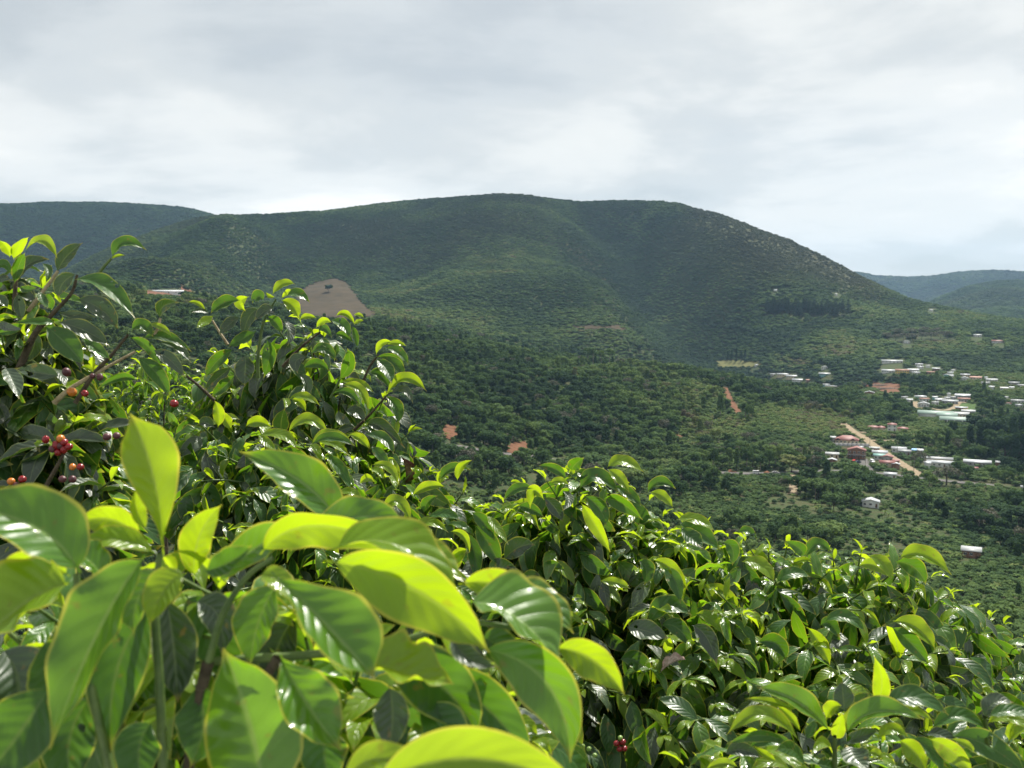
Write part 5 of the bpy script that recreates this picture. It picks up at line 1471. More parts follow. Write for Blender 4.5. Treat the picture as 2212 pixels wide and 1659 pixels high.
# ---- 2: tall bush at the left edge, hand-placed leaves
b = Bush('coffee_bush', 'tall bush with big dark leaves and red cherries at the left picture edge', ground_under(40, 900, 2.55))
pA, kA = pan(0, 700, 640)
def hl(b, pf, k, d, rows):
    for row in rows:
        base, mid, tip, W, kd = row[:5]
        kw = row[5] if len(row) > 5 else {}
        kw.setdefault('roll', random.uniform(10, 35))
        kw.setdefault('d', d + random.uniform(-.05, .05)); kw.setdefault('dt', random.uniform(-.06, .02))
        kw.setdefault('fold', random.uniform(.15, .45)); kw.setdefault('nu', 26); kw.setdefault('nv', 10)
        b.hero((pf(*base), pf(*mid), pf(*tip)), W * k, kd, **kw)
hl(b, pA, kA, 2.3, [
    ((140, 270), (190, 130), (300, 40), 130, 'y', dict(roll=-20)), ((245, 195), (450, 80), (595, 265), 120, 'y', dict(roll=40)), ((595, 400), (690, 240), (860, 95), 180, 'g', dict(roll=35)),
    ((1160, 250), (1290, 95), (1520, 175), 130, 'm', dict(roll=45, d=2.35)), ((1150, 265), (1220, 232), (1295, 228), 40, 'y', dict(d=2.34)), ((200, 480), (300, 320), (515, 270), 140, 'g', dict(roll=40)),
    ((430, 310), (500, 390), (470, 520), 90, 'm'), ((150, 520), (195, 340), (260, 200), 140, 'm', dict(roll=5)), ((-80, 430), (30, 320), (125, 440), 110, 'm'), ((100, 250), (60, 130), (-40, 60), 120, 'y', dict(roll=-25)),
    ((790, 420), (650, 520), (610, 670), 190, 'g'), ((780, 480), (1090, 560), (1405, 890), 210, 'm', dict(roll=40, d=2.22)), ((800, 680), (1050, 790), (1220, 990), 250, 'g', dict(roll=20)),
    ((600, 920), (880, 1010), (1140, 1170), 220, 'g', dict(roll=25, d=2.2)), ((600, 830), (800, 850), (1000, 870), 90, 'g'), ((470, 960), (690, 1150), (870, 1370), 320, 'm', dict(roll=8, d=2.15)),
    ((560, 930), (420, 915), (120, 930), 100, 'm'), ((340, 1000), (350, 1180), (240, 1340), 200, 'g', dict(roll=10)), ((200, 1080), (200, 1200), (160, 1330), 110, 'm'), ((620, 1480), (420, 1450), (150, 1400), 210, 'g', dict(roll=20, d=2.12)),
    ((50, 1390), (130, 1530), (200, 1720), 210, 'g', dict(d=2.08)), ((860, 1090), (1000, 1200), (1150, 1310), 130, 'm'), ((1360, 1000), (1480, 955), (1590, 1080), 150, 'm', dict(roll=30)), ((1530, 940), (1680, 975), (1780, 1070), 80, 'y'),
    ((1350, 1080), (1550, 1190), (1680, 1440), 120, 'm', dict(roll=-20)), ((1480, 1090), (1720, 1085), (1990, 1230), 130, 'm', dict(roll=40)), ((1640, 1130), (1850, 1200), (1985, 1350), 100, 'g', dict(roll=35)), ((1590, 1210), (1760, 1310), (1920, 1490), 170, 'g', dict(roll=15)),
    ((1420, 1290), (1620, 1450), (1760, 1700), 210, 'm', dict(roll=10)), ((1660, 880), (1690, 760), (1855, 715), 150, 'g', dict(roll=30)), ((1420, 1530), (1250, 1500), (1000, 1620), 110, 'm'), ((970, 1440), (900, 1395), (840, 1390), 80, 'y'),
    ((210, 550), (290, 590), (380, 560), 100, 'm'), ((190, 620), (200, 760), (230, 900), 150, 'g', dict(roll=5)), ((-60, 640), (20, 700), (80, 770), 120, 'g'), ((-60, 520), (40, 470), (110, 480), 90, 'g'), ((480, 620), (520, 720), (470, 830), 130, 'm'), ((420, 600), (440, 700), (500, 780), 110, 'm'),
    ((250, 940), (120, 1000), (-60, 1040), 130, 'm'), ((0, 900), (80, 980), (240, 990), 110, 'g'), ((640, 930), (820, 880), (960, 900), 80, 'g')])
for pts, r0, r1, mt in [([(290, 810), (500, 530), (600, 390)], .005, .0035, 'stem_pale'), ([(370, 1030), (560, 820), (740, 620), (800, 430)], .006, .003, 'stem_dark'), ([(780, 1760), (980, 1450), (1150, 1270), (1330, 1050)], .006, .003, 'stem_dark'),
                        ([(560, 1760), (720, 1620), (1000, 1450), (1400, 1230)], .007, .003, 'stem_pale'), ([(985, 470), (1075, 350), (1150, 265)], .004, .003, 'stem_green'), ([(1590, 1080), (1640, 970), (1662, 880)], .004, .003, 'stem_pale'),
                        ([(150, 800), (160, 560), (175, 400)], .006, .004, 'stem_dark'), ([(200, 1400), (330, 1100), (480, 860)], .009, .006, 'stem_dark')]:
    b.stem([at(*pA(*p), 2.32) for p in pts], r0, r1, mt)
for (x, y, r_, kd) in ((690, 1440, 46, 'dark'), (960, 1480, 30, 'dark'), (1035, 1490, 36, 'dark'), (745, 1645, 48, 'orange'), (880, 1660, 36, 'red')):
    b.cherry(*pA(x, y), 2.2, r_ * kA, kd)
pC, kC = pan(0, 1180, 740)
for (x, y, kd) in ((508, 466, 'red'), (575, 440, 'red'), (618, 478, 'red'), (520, 530, 'red'), (545, 408, 'orange'), (572, 505, 'red'), (470, 500, 'dark'), (540, 470, 'dark'), (100, 790, 'orange'), (200, 770, 'red'), (150, 830, 'dark'), (650, 770, 'dark'), (720, 660, 'red'), (650, 660, 'orange'), (560, 770, 'dark'), (1560, 92, 'red'), (960, 390, 'dark'), (1045, 380, 'dark'), (410, 415, 'red')):
    b.cherry(*pC(x, y), 2.05, random.uniform(30, 40) * kC, kd)
canopy(b, [(-60, 700), (0, 690), (60, 720), (120, 760), (170, 840), (200, 930)], 1130, 2.35, 2.15, 16, .155, 420, 'g', .15, xr=(-160, 240))
canopy(b, [(-70, 575), (-20, 560), (40, 575), (90, 610), (130, 660), (170, 720), (200, 790)], 1000, 2.5, 2.3, 16, .15, 260, 'g', .35, xr=(-160, 230))
b.stem([at(*pC(280, 1180), 2.1), at(*pC(380, 900), 2.08), at(*pC(520, 640), 2.06), at(*pC(600, 480), 2.06)], .006, .003, 'stem_dark')
b.finish()
# ---- 3: second bush
b = Bush('coffee_bush', 'dark-hearted bush with drooping sprays in front of the brown field', ground_under(640, 1000, 3.5))
pB, kB = pan(560, 800, 740)
hl(b, pB, kB, 3.2, [
    ((770, 250), (860, 160), (975, 158), 90, 'y', dict(roll=40)), ((850, 285), (980, 240), (1105, 325), 95, 'm', dict(roll=45)), ((850, 300), (950, 360), (1000, 460), 140, 'y', dict(roll=25)), ((790, 270), (735, 262), (715, 230), 45, 'y'), ((850, 280), (900, 230), (935, 205), 50, 'y'),
    ((640, 380), (555, 460), (510, 630), 150, 'g', dict(roll=20)), ((775, 370), (700, 400), (615, 480), 120, 'g'), ((470, 450), (380, 520), (290, 610), 120, 'g'), ((480, 300), (330, 330), (215, 420), 130, 'm', dict(roll=35)), ((560, 270), (480, 320), (530, 400), 120, 'y'), ((690, 300), (640, 270), (590, 330), 130, 'm'),
    ((170, 400), (100, 330), (10, 318), 50, 'y'), ((200, 420), (130, 395), (45, 410), 50, 'g'), ((240, 440), (160, 500), (90, 550), 100, 'y'), ((730, 450), (800, 500), (855, 590), 120, 'm'), ((870, 480), (925, 580), (905, 710), 95, 'g'), ((1020, 470), (1080, 445), (1165, 460), 65, 'y'),
    ((530, 790), (525, 930), (520, 1070), 220, 'g', dict(roll=15, d=3.05)), ((720, 660), (740, 810), (690, 1000), 160, 'm', dict(roll=8)), ((420, 740), (270, 850), (170, 1000), 150, 'm'), ((400, 900), (280, 1000), (160, 1110), 130, 'g'), ((430, 970), (330, 1080), (220, 1160), 130, 'm'), ((620, 580), (500, 650), (370, 720), 130, 'm'),
    ((1340, 440), (1430, 425), (1510, 525), 70, 'y'), ((1500, 430), (1550, 435), (1590, 455), 45, 'y'), ((1500, 520), (1540, 490), (1590, 485), 45, 'y'), ((1290, 480), (1400, 530), (1460, 640), 120, 'm', dict(roll=30)), ((1180, 590), (1240, 555), (1305, 645), 85, 'm'), ((1480, 530), (1515, 620), (1530, 735), 65, 'm'), ((1160, 550), (1230, 485), (1300, 500), 80, 'y'), ((1330, 600), (1420, 625), (1490, 680), 80, 'm'),
    ((1210, 640), (1240, 690), (1290, 740), 90, 'm'), ((1110, 790), (1230, 735), (1350, 845), 120, 'm', dict(roll=35)), ((1370, 1010), (1455, 870), (1440, 730), 150, 'm', dict(roll=5)), ((1300, 830), (1340, 760), (1340, 690), 90, 'm'), ((1040, 910), (1170, 870), (1280, 940), 110, 'm'),
    ((1700, 790), (1750, 690), (1850, 680), 75, 'y'), ((1800, 700), (1880, 685), (1970, 712), 65, 'y'), ((1790, 730), (1900, 770), (1990, 875), 100, 'm', dict(roll=35)), ((1700, 810), (1850, 820), (1950, 890), 90, 'm'), ((1750, 800), (1880, 880), (1950, 990), 120, 'm'), ((1700, 830), (1790, 920), (1840, 1050), 150, 'm'), ((1640, 950), (1740, 980), (1830, 1110), 110, 'm'),
    ((1790, 1150), (1960, 1005), (2155, 1120), 115, 'y', dict(roll=40)), ((1820, 1140), (1950, 1105), (2030, 1230), 85, 'g'), ((1780, 1160), (1880, 1270), (1890, 1410), 135, 'm'), ((1890, 1380), (1890, 1440), (1880, 1520), 55, 'y'),
    ((1380, 1030), (1540, 1050), (1680, 1130), 85, 'y', dict(roll=40)), ((1390, 1060), (1550, 1110), (1630, 1300), 105, 'y', dict(roll=30)), ((1310, 1140), (1450, 1130), (1560, 1260), 95, 'm'), ((1000, 960), (1080, 1050), (1060, 1170), 105, 'g'), ((1080, 810), (980, 850), (1000, 960), 150, 'g'),
    ((920, 1190), (1050, 1165), (1200, 1250), 85, 'y', dict(roll=40)), ((940, 1190), (1015, 1220), (1070, 1300), 95, 'y'), ((870, 1180), (890, 1215), (880, 1275), 85, 'y'), ((850, 1500), (850, 1380), (880, 1270), 180, 'g', dict(roll=5, d=2.95)),
    ((1620, 1420), (1750, 1440), (1960, 1630), 150, 'g', dict(roll=20)), ((1590, 1430), (1720, 1500), (1845, 1660), 120, 'm', dict(roll=35)), ((1450, 1510), (1560, 1530), (1650, 1640), 90, 'y'), ((1360, 1290), (1400, 1380), (1500, 1440), 120, 'g'), ((1420, 1300), (1520, 1310), (1600, 1390), 130, 'g'), ((1340, 1500), (1430, 1450), (1510, 1440), 90, 'g')])
for pts, r0, r1, mt in [([(370, 700), (290, 580), (230, 480)], .005, .003, 'stem_pale'), ([(860, 900), (1030, 720), (1200, 585)], .006, .003, 'stem_dark'), ([(1500, 1470), (1640, 1330), (1790, 1160)], .006, .003, 'stem_dark'), ([(1560, 1080), (1640, 900), (1720, 790)], .005, .003, 'stem_dark'), ([(640, 1000), (640, 800), (690, 500), (800, 290)], .007, .003, 'stem_green'), ([(1290, 1180), (1350, 1060), (1385, 980)], .005, .003, 'stem_green'), ([(250, 1200), (100, 1060), (0, 980)], .006, .004, 'stem_dark')]:
    b.stem([at(*pB(*p), 3.25) for p in pts], r0, r1, mt)
canopy(b, [(470, 760), (540, 740), (600, 700), (650, 690), (700, 720), (760, 780), (830, 850), (880, 930), (930, 1010)], 1140, 3.5, 3.2, 12, .135, 520, 'g', .5, xr=(450, 940), thick=.5)
# dead curled leaf hanging from a twig
V, q_, uv = generic_leaf(14, 8, 1.2, 1.1, .5, .25, .42, .1, 1.0, 1.2, .1)
for nm, (px_, py_, d_), L_, rot in (('dead_leaf', (866, 985, 3.1), .10, (0.3, 1.3, -.4)),):
    o = mesh_obj(nm, np_mesh('dead_leaf', V * L_, quads=q_, uv=uv, mat=MAT['leaf_dead']), b.e); o.location = b.loc(at(px_, py_, d_)); o.rotation_euler = rot; o['label'] = 'curled dark red-brown dead leaf'
b.finish()
# ---- 4: bright bush in front of it
b = Bush('coffee_bush', 'bright green bush in the middle left, in front of the dark-hearted bush', ground_under(700, 1200, 2.9))
hl(b, pB, kB, 2.75, [((530, 1430), (640, 1395), (760, 1440), 130, 'y', dict(roll=20)), ((280, 1440), (285, 1310), (250, 1200), 130, 'y', dict(roll=5)), ((400, 1450), (350, 1380), (310, 1290), 110, 'y'), ((640, 1520), (850, 1510), (990, 1640), 115, 'y', dict(roll=38)), ((640, 1500), (720, 1580), (800, 1650), 100, 'y'), ((910, 1490), (1080, 1375), (1280, 1500), 125, 'y', dict(roll=40)), ((1120, 1590), (1290, 1510), (1510, 1610), 120, 'y', dict(roll=38)), ((250, 1440), (170, 1400), (110, 1420), 120, 'g')])
pD, kD = pan(700, 1240, 740)
hl(b, pD, kD, 2.7, [((690, 290), (740, 320), (800, 450), 90, 'y'), ((760, 260), (900, 280), (1040, 380), 90, 'y', dict(roll=40)), ((710, 280), (880, 220), (1095, 295), 110, 'm', dict(roll=40)), ((840, 370), (960, 500), (1060, 690), 130, 'm', dict(roll=15)), ((1240, 460), (1400, 490), (1480, 640), 100, 'y'), ((1130, 640), (1200, 580), (1270, 620), 90, 'y'), ((920, 720), (1060, 710), (1160, 810), 90, 'y', dict(roll=40)), ((930, 900), (1010, 830), (1100, 830), 120, 'g'), ((1150, 900), (1200, 1000), (1270, 1150), 120, 'y', dict(roll=5)), ((1280, 900), (1340, 1000), (1420, 1180), 130, 'm', dict(roll=5)),
    ((1330, 860), (1480, 800), (1600, 1010), 130, 'y', dict(roll=35)), ((1600, 740), (1750, 660), (1900, 660), 110, 'y'), ((1700, 900), (1740, 800), (1830, 740), 110, 'm'), ((1740, 930), (1900, 900), (2030, 960), 110, 'm', dict(roll=35)), ((1600, 1050), (1760, 980), (1930, 1070), 100, 'y', dict(roll=40)), ((1600, 1070), (1740, 1150), (1860, 1310), 130, 'm'), ((1950, 1060), (2060, 1100), (2120, 1250), 90, 'y'), ((1960, 1420), (2000, 1320), (2070, 1220), 130, 'y', dict(roll=5)),
    ((2010, 600), (2040, 490), (2140, 420), 90, 'y'), ((1850, 600), (1960, 500), (2130, 510), 110, 'm', dict(roll=35)), ((1170, 190), (1340, 230), (1440, 370), 120, 'm', dict(roll=35)), ((1040, 190), (1130, 230), (1220, 320), 90, 'y'), ((1230, 300), (1320, 380), (1390, 480), 120, 'm'), ((580, 350), (470, 400), (400, 300), 100, 'm')])
canopy(b, [(430, 905), (500, 925), (560, 915), (640, 940), (700, 960), (760, 985), (830, 1000), (890, 1010), (950, 1035), (1000, 1055), (1050, 1090), (1085, 1150)], 1330, 3.0, 2.5, 30, .13, 620, 'm', 1.3, xr=(400, 1100), thick=.4)
b.finish()
# ---- 5: centre bush
b = Bush('coffee_bush', 'bush at the picture centre with a rounded crown of arching leaves', ground_under(1250, 1350, 2.95))
pE, kE = pan(1100, 1250, 1024)
hl(b, pE, kE, 2.75, [((1560, 330), (1660, 290), (1800, 362), 90, 'y', dict(roll=42)), ((1560, 340), (1640, 400), (1700, 490), 90, 'y'), ((1330, 350), (1350, 310), (1410, 265), 110, 'm', dict(roll=0)), ((1290, 400), (1220, 340), (1110, 315), 80, 'm'), ((1380, 470), (1490, 390), (1640, 500), 120, 'm', dict(roll=40)), ((1340, 430), (1400, 370), (1300, 400), 80, 'm'), ((1190, 430), (1250, 420), (1310, 440), 60, 'y'), ((1150, 540), (1080, 480), (1060, 600), 90, 'y'), ((1080, 460), (970, 470), (890, 540), 80, 'm', dict(roll=30)), ((1150, 520), (1220, 590), (1270, 680), 110, 'g', dict(roll=5)), ((1270, 480), (1310, 540), (1270, 610), 70, 'g'),
    ((1410, 510), (1510, 600), (1550, 710), 130, 'm', dict(roll=10)), ((1390, 560), (1480, 700), (1580, 880), 110, 'y', dict(roll=-10)), ((1540, 530), (1650, 560), (1790, 670), 120, 'm', dict(roll=-20)), ((1600, 450), (1700, 500), (1780, 580), 90, 'm'), ((1820, 490), (1900, 430), (2005, 470), 80, 'm', dict(roll=40)), ((1840, 490), (1920, 520), (1985, 590), 80, 'y'), ((980, 580), (1060, 600), (1150, 650), 90, 'm'), ((680, 620), (760, 690), (835, 810), 110, 'm', dict(roll=10)), ((780, 640), (840, 720), (920, 830), 70, 'y'), ((700, 700), (790, 820), (870, 980), 160, 'm', dict(roll=8)), ((640, 740), (700, 900), (705, 1060), 120, 'm', dict(roll=5)), ((650, 860), (590, 900), (525, 1000), 100, 'y', dict(roll=0)),
    ((890, 930), (980, 850), (1090, 830), 160, 'g', dict(roll=20)), ((780, 1000), (870, 980), (980, 990), 150, 'g'), ((1120, 980), (1240, 1020), (1270, 1330), 120, 'm', dict(roll=10)), ((1150, 960), (1270, 990), (1350, 1100), 90, 'y', dict(roll=35)), ((1330, 1160), (1360, 1200), (1370, 1260), 60, 'm'), ((1480, 1090), (1590, 1060), (1710, 1100), 60, 'y'), ((1490, 1090), (1580, 1140), (1655, 1230), 80, 'y'), ((1480, 1100), (1450, 1160), (1440, 1230), 60, 'y'), ((1000, 1040), (1070, 1050), (1090, 1180), 120, 'g')])
canopy(b, [(1085, 1075), (1130, 1050), (1180, 1030), (1230, 1015), (1290, 1010), (1350, 1045), (1400, 1075), (1430, 1110)], 1560, 2.95, 2.45, 40, .115, 800, 'm', 1.15, xr=(1050, 1460), thick=.45)
for (x, y, kd) in ((1332, 1606, 'red'), (1345, 1603, 'red'), (1338, 1618, 'red'), (1349, 1617, 'red'), (1340, 1594, 'green'), (1258, 1612, 'green'), (1272, 1618, 'green'), (1285, 1632, 'green'), (1262, 1640, 'green'), (1240, 1590, 'green')):
    b.cherry(x, y, 2.0, 6.5 if kd == 'red' else 5.5, kd)
b.finish()
# ---- 6: broad bush to the right
b = Bush('coffee_bush', 'broad glossy bush filling the lower right, sloping to the picture edge', ground_under(1750, 1500, 2.8))
pG, kG = pan(1800, 1536, 1272)
hl(b, pG, kG, 2.55, [((1560, 240), (1690, 230), (1835, 330), 100, 'y', dict(roll=40)), ((1540, 260), (1640, 290), (1700, 380), 120, 'm', dict(roll=10)), ((1400, 230), (1480, 270), (1520, 360), 80, 'y'), ((1350, 280), (1430, 280), (1510, 340), 80, 'y'), ((740, 260), (840, 280), (910, 370), 90, 'y', dict(roll=35)), ((920, 370), (1000, 320), (1100, 340), 80, 'm', dict(roll=35)), ((1070, 240), (1130, 170), (1210, 210), 80, 'm', dict(roll=30)), ((1060, 230), (1040, 190), (960, 150), 80, 'm'), ((640, 160), (690, 190), (690, 280), 90, 'm'), ((720, 110), (770, 100), (820, 145), 50, 'm'), ((400, 40), (500, 40), (600, 100), 70, 'y', dict(roll=40)), ((410, 60), (520, 110), (630, 200), 110, 'm', dict(roll=35)),
    ((420, 80), (480, 140), (540, 190), 100, 'm'), ((280, 250), (370, 300), (460, 410), 90, 'y', dict(roll=15)), ((330, 290), (390, 360), (420, 480), 100, 'm', dict(roll=5)), ((0, 360), (80, 370), (160, 400), 60, 'y'), ((200, 250), (240, 300), (230, 380), 90, 'm'), ((250, 590), (350, 490), (480, 540), 120, 'm', dict(roll=35)), ((500, 530), (580, 560), (640, 640), 80, 'y'), ((320, 590), (410, 610), (480, 720), 110, 'm', dict(roll=20)), ((480, 590), (560, 660), (610, 800), 120, 'g', dict(roll=5)), ((820, 680), (920, 690), (970, 780), 110, 'm', dict(roll=20)), ((830, 730), (830, 830), (800, 960), 120, 'm', dict(roll=3)),
    ((1080, 600), (1150, 690), (1200, 800), 90, 'y', dict(roll=10)), ((1150, 590), (1200, 590), (1250, 660), 90, 'm'), ((1170, 570), (1280, 550), (1390, 630), 80, 'm', dict(roll=40)), ((1530, 570), (1650, 610), (1750, 720), 110, 'y', dict(roll=35)), ((1520, 600), (1620, 680), (1720, 800), 110, 'm', dict(roll=15)), ((1260, 880), (1210, 960), (1200, 1020), 120, 'g', dict(roll=0)), ((290, 870), (430, 860), (560, 1000), 90, 'y', dict(roll=38)), ((270, 900), (360, 980), (330, 1130), 120, 'm', dict(roll=5)), ((100, 770), (200, 790), (250, 920), 120, 'm'), ((140, 600), (240, 620), (360, 660), 130, 'g')])
canopy(b, [(1440, 1130), (1475, 1122), (1530, 1140), (1570, 1150), (1610, 1160), (1660, 1185), (1700, 1172), (1750, 1182), (1800, 1200), (1860, 1188), (1910, 1200), (1960, 1196), (2010, 1240), (2050, 1275)], 1600, 2.85, 2.25, 60, .112, 1000, 'm', 1.15, xr=(1380, 2080), thick=.5)
o = mesh_obj('dead_leaf', np_mesh('dead_leaf', V * .07, quads=q_, uv=uv, mat=simple_mat('bleached dead leaf', (.30, .20, .16), (.55, .45, .38), 40, .7, .3, bump=.4)), b.e); o.location = b.loc(at(1480, 1425, 2.3)); o.rotation_euler = (.9, .5, 2.4); o['label'] = 'bleached curled dead leaf'
b.finish()
# ---- 7, 8: bushes farther down the row
b = Bush('coffee_bush', 'bush at the right picture edge behind the broad glossy bush', ground_under(2150, 1500, 3.6))
canopy(b, [(2010, 1290), (2060, 1285), (2105, 1312), (2140, 1325), (2170, 1340), (2212, 1372), (2260, 1400), (2320, 1430)], 1620, 3.6, 2.9, 34, .128, 420, 'm', .9, xr=(1990, 2340))
b.finish()
b = Bush('coffee_bush', 'yellow-tipped bush just showing behind the top of the broad glossy bush', ground_under(1750, 1260, 6.0))
canopy(b, [(1540, 1165), (1600, 1172), (1660, 1180), (1720, 1186), (1790, 1186), (1840, 1195), (1900, 1210)], 1290, 6.0, 5.6, 14, .13, 160, 'm', 2.2)
b.finish()
# ---- 9: rosette in the lower right corner
b = Bush('coffee_bush', 'close bush in the lower right corner with an upright rosette of leaves', ground_under(1850, 1750, 1.65))
pR, kR = pan(2150, 1900, 922)
hl(b, pR, kR, 1.5, [
    ((810, 700), (570, 490), (290, 390), 190, 'n', dict(roll=35, fold=.5)), ((600, 780), (330, 590), (70, 735), 140, 'y', dict(roll=35, fold=.4)), ((500, 780), (300, 735), (75, 800), 100, 'm', dict(roll=-15)), ((560, 550), (390, 495), (200, 470), 70, 'y'), ((600, 700), (530, 600), (435, 520), 65, 'y'), ((850, 760), (880, 680), (905, 570), 120, 'y', dict(roll=0)), ((870, 740), (940, 620), (1000, 490), 90, 'y', dict(roll=0)), ((790, 620), (830, 540), (900, 520), 120, 'y'),
    ((930, 720), (1150, 570), (1500, 625), 180, 'n', dict(roll=40, fold=.55)), ((1200, 530), (1420, 460), (1670, 590), 180, 'm', dict(roll=38)), ((1280, 570), (1400, 550), (1560, 630), 80, 'y'), ((1140, 530), (1190, 350), (1130, 160), 150, 'y', dict(roll=-5, fold=.5)), ((920, 560), (910, 450), (900, 345), 180, 'g', dict(roll=12, d=1.62)), ((1010, 570), (1030, 490), (1100, 430), 120, 'g', dict(d=1.65)), ((1540, 690), (1750, 600), (1950, 720), 130, 'm', dict(roll=40)), ((1930, 610), (2000, 500), (2140, 500), 150, 'g', dict(roll=35)), ((1950, 650), (2100, 610), (2320, 720), 100, 'y', dict(roll=38)), ((1960, 600), (2120, 560), (2330, 600), 110, 'm', dict(roll=40)),
    ((1310, 770), (1430, 860), (1510, 1010), 180, 'y', dict(roll=-12)), ((1530, 760), (1690, 850), (1850, 1010), 180, 'y', dict(roll=-12)), ((1390, 760), (1540, 840), (1630, 1010), 140, 'm', dict(roll=20)), ((1700, 740), (1950, 810), (2250, 1030), 230, 'm', dict(roll=15)), ((970, 810), (1000, 900), (1110, 990), 230, 'g', dict(roll=25)), ((835, 870), (760, 790), (675, 885), 95, 'y'), ((430, 920), (350, 875), (265, 810), 65, 'y'), ((640, 960), (540, 840), (420, 850), 130, 'm'), ((530, 990), (390, 925), (230, 1000), 100, 'y'), ((150, 960), (40, 940), (-80, 980), 90, 'y'), ((880, 800), (1050, 740), (1160, 700), 110, 'g'), ((1150, 760), (1260, 690), (1380, 750), 100, 'y'),
    ((1400, 440), (1390, 350), (1365, 270), 160, 'g', dict(d=1.9)), ((1270, 270), (1290, 220), (1290, 165), 90, 'g', dict(d=2.0)), ((650, 760), (680, 700), (710, 620), 90, 'm'), ((1100, 850), (1150, 870), (1190, 900), 90, 'y'), ((1500, 730), (1620, 740), (1750, 830), 100, 'g', dict(roll=40)), ((1680, 760), (1800, 800), (1850, 860), 60, 'y'), ((720, 940), (800, 960), (900, 1000), 120, 'm'), ((60, 870), (180, 840), (330, 900), 120, 'g', dict(d=1.7)), ((240, 820), (380, 770), (560, 800), 120, 'm', dict(d=1.62))])
b.stem([at(*pR(860, 1150), 1.55), at(*pR(850, 950), 1.53), at(*pR(850, 740), 1.5)], .006, .003, 'stem_green')
b.stem([at(*pR(1500, 1200), 1.6), at(*pR(1400, 850), 1.56), at(*pR(1145, 520), 1.5)], .006, .003, 'stem_green')
b.stem([at(*pR(2000, 1200), 1.65), at(*pR(1950, 800), 1.6), at(*pR(1930, 600), 1.52)], .006, .003, 'stem_green')
canopy(b, [(1480, 1640), (1560, 1620), (1660, 1600), (1760, 1590), (1900, 1585), (2050, 1580), (2180, 1585), (2280, 1600)], 1800, 1.75, 1.6, 14, .13, 420, 'm', .6, xr=(1450, 2300), thick=.35)
b.finish()
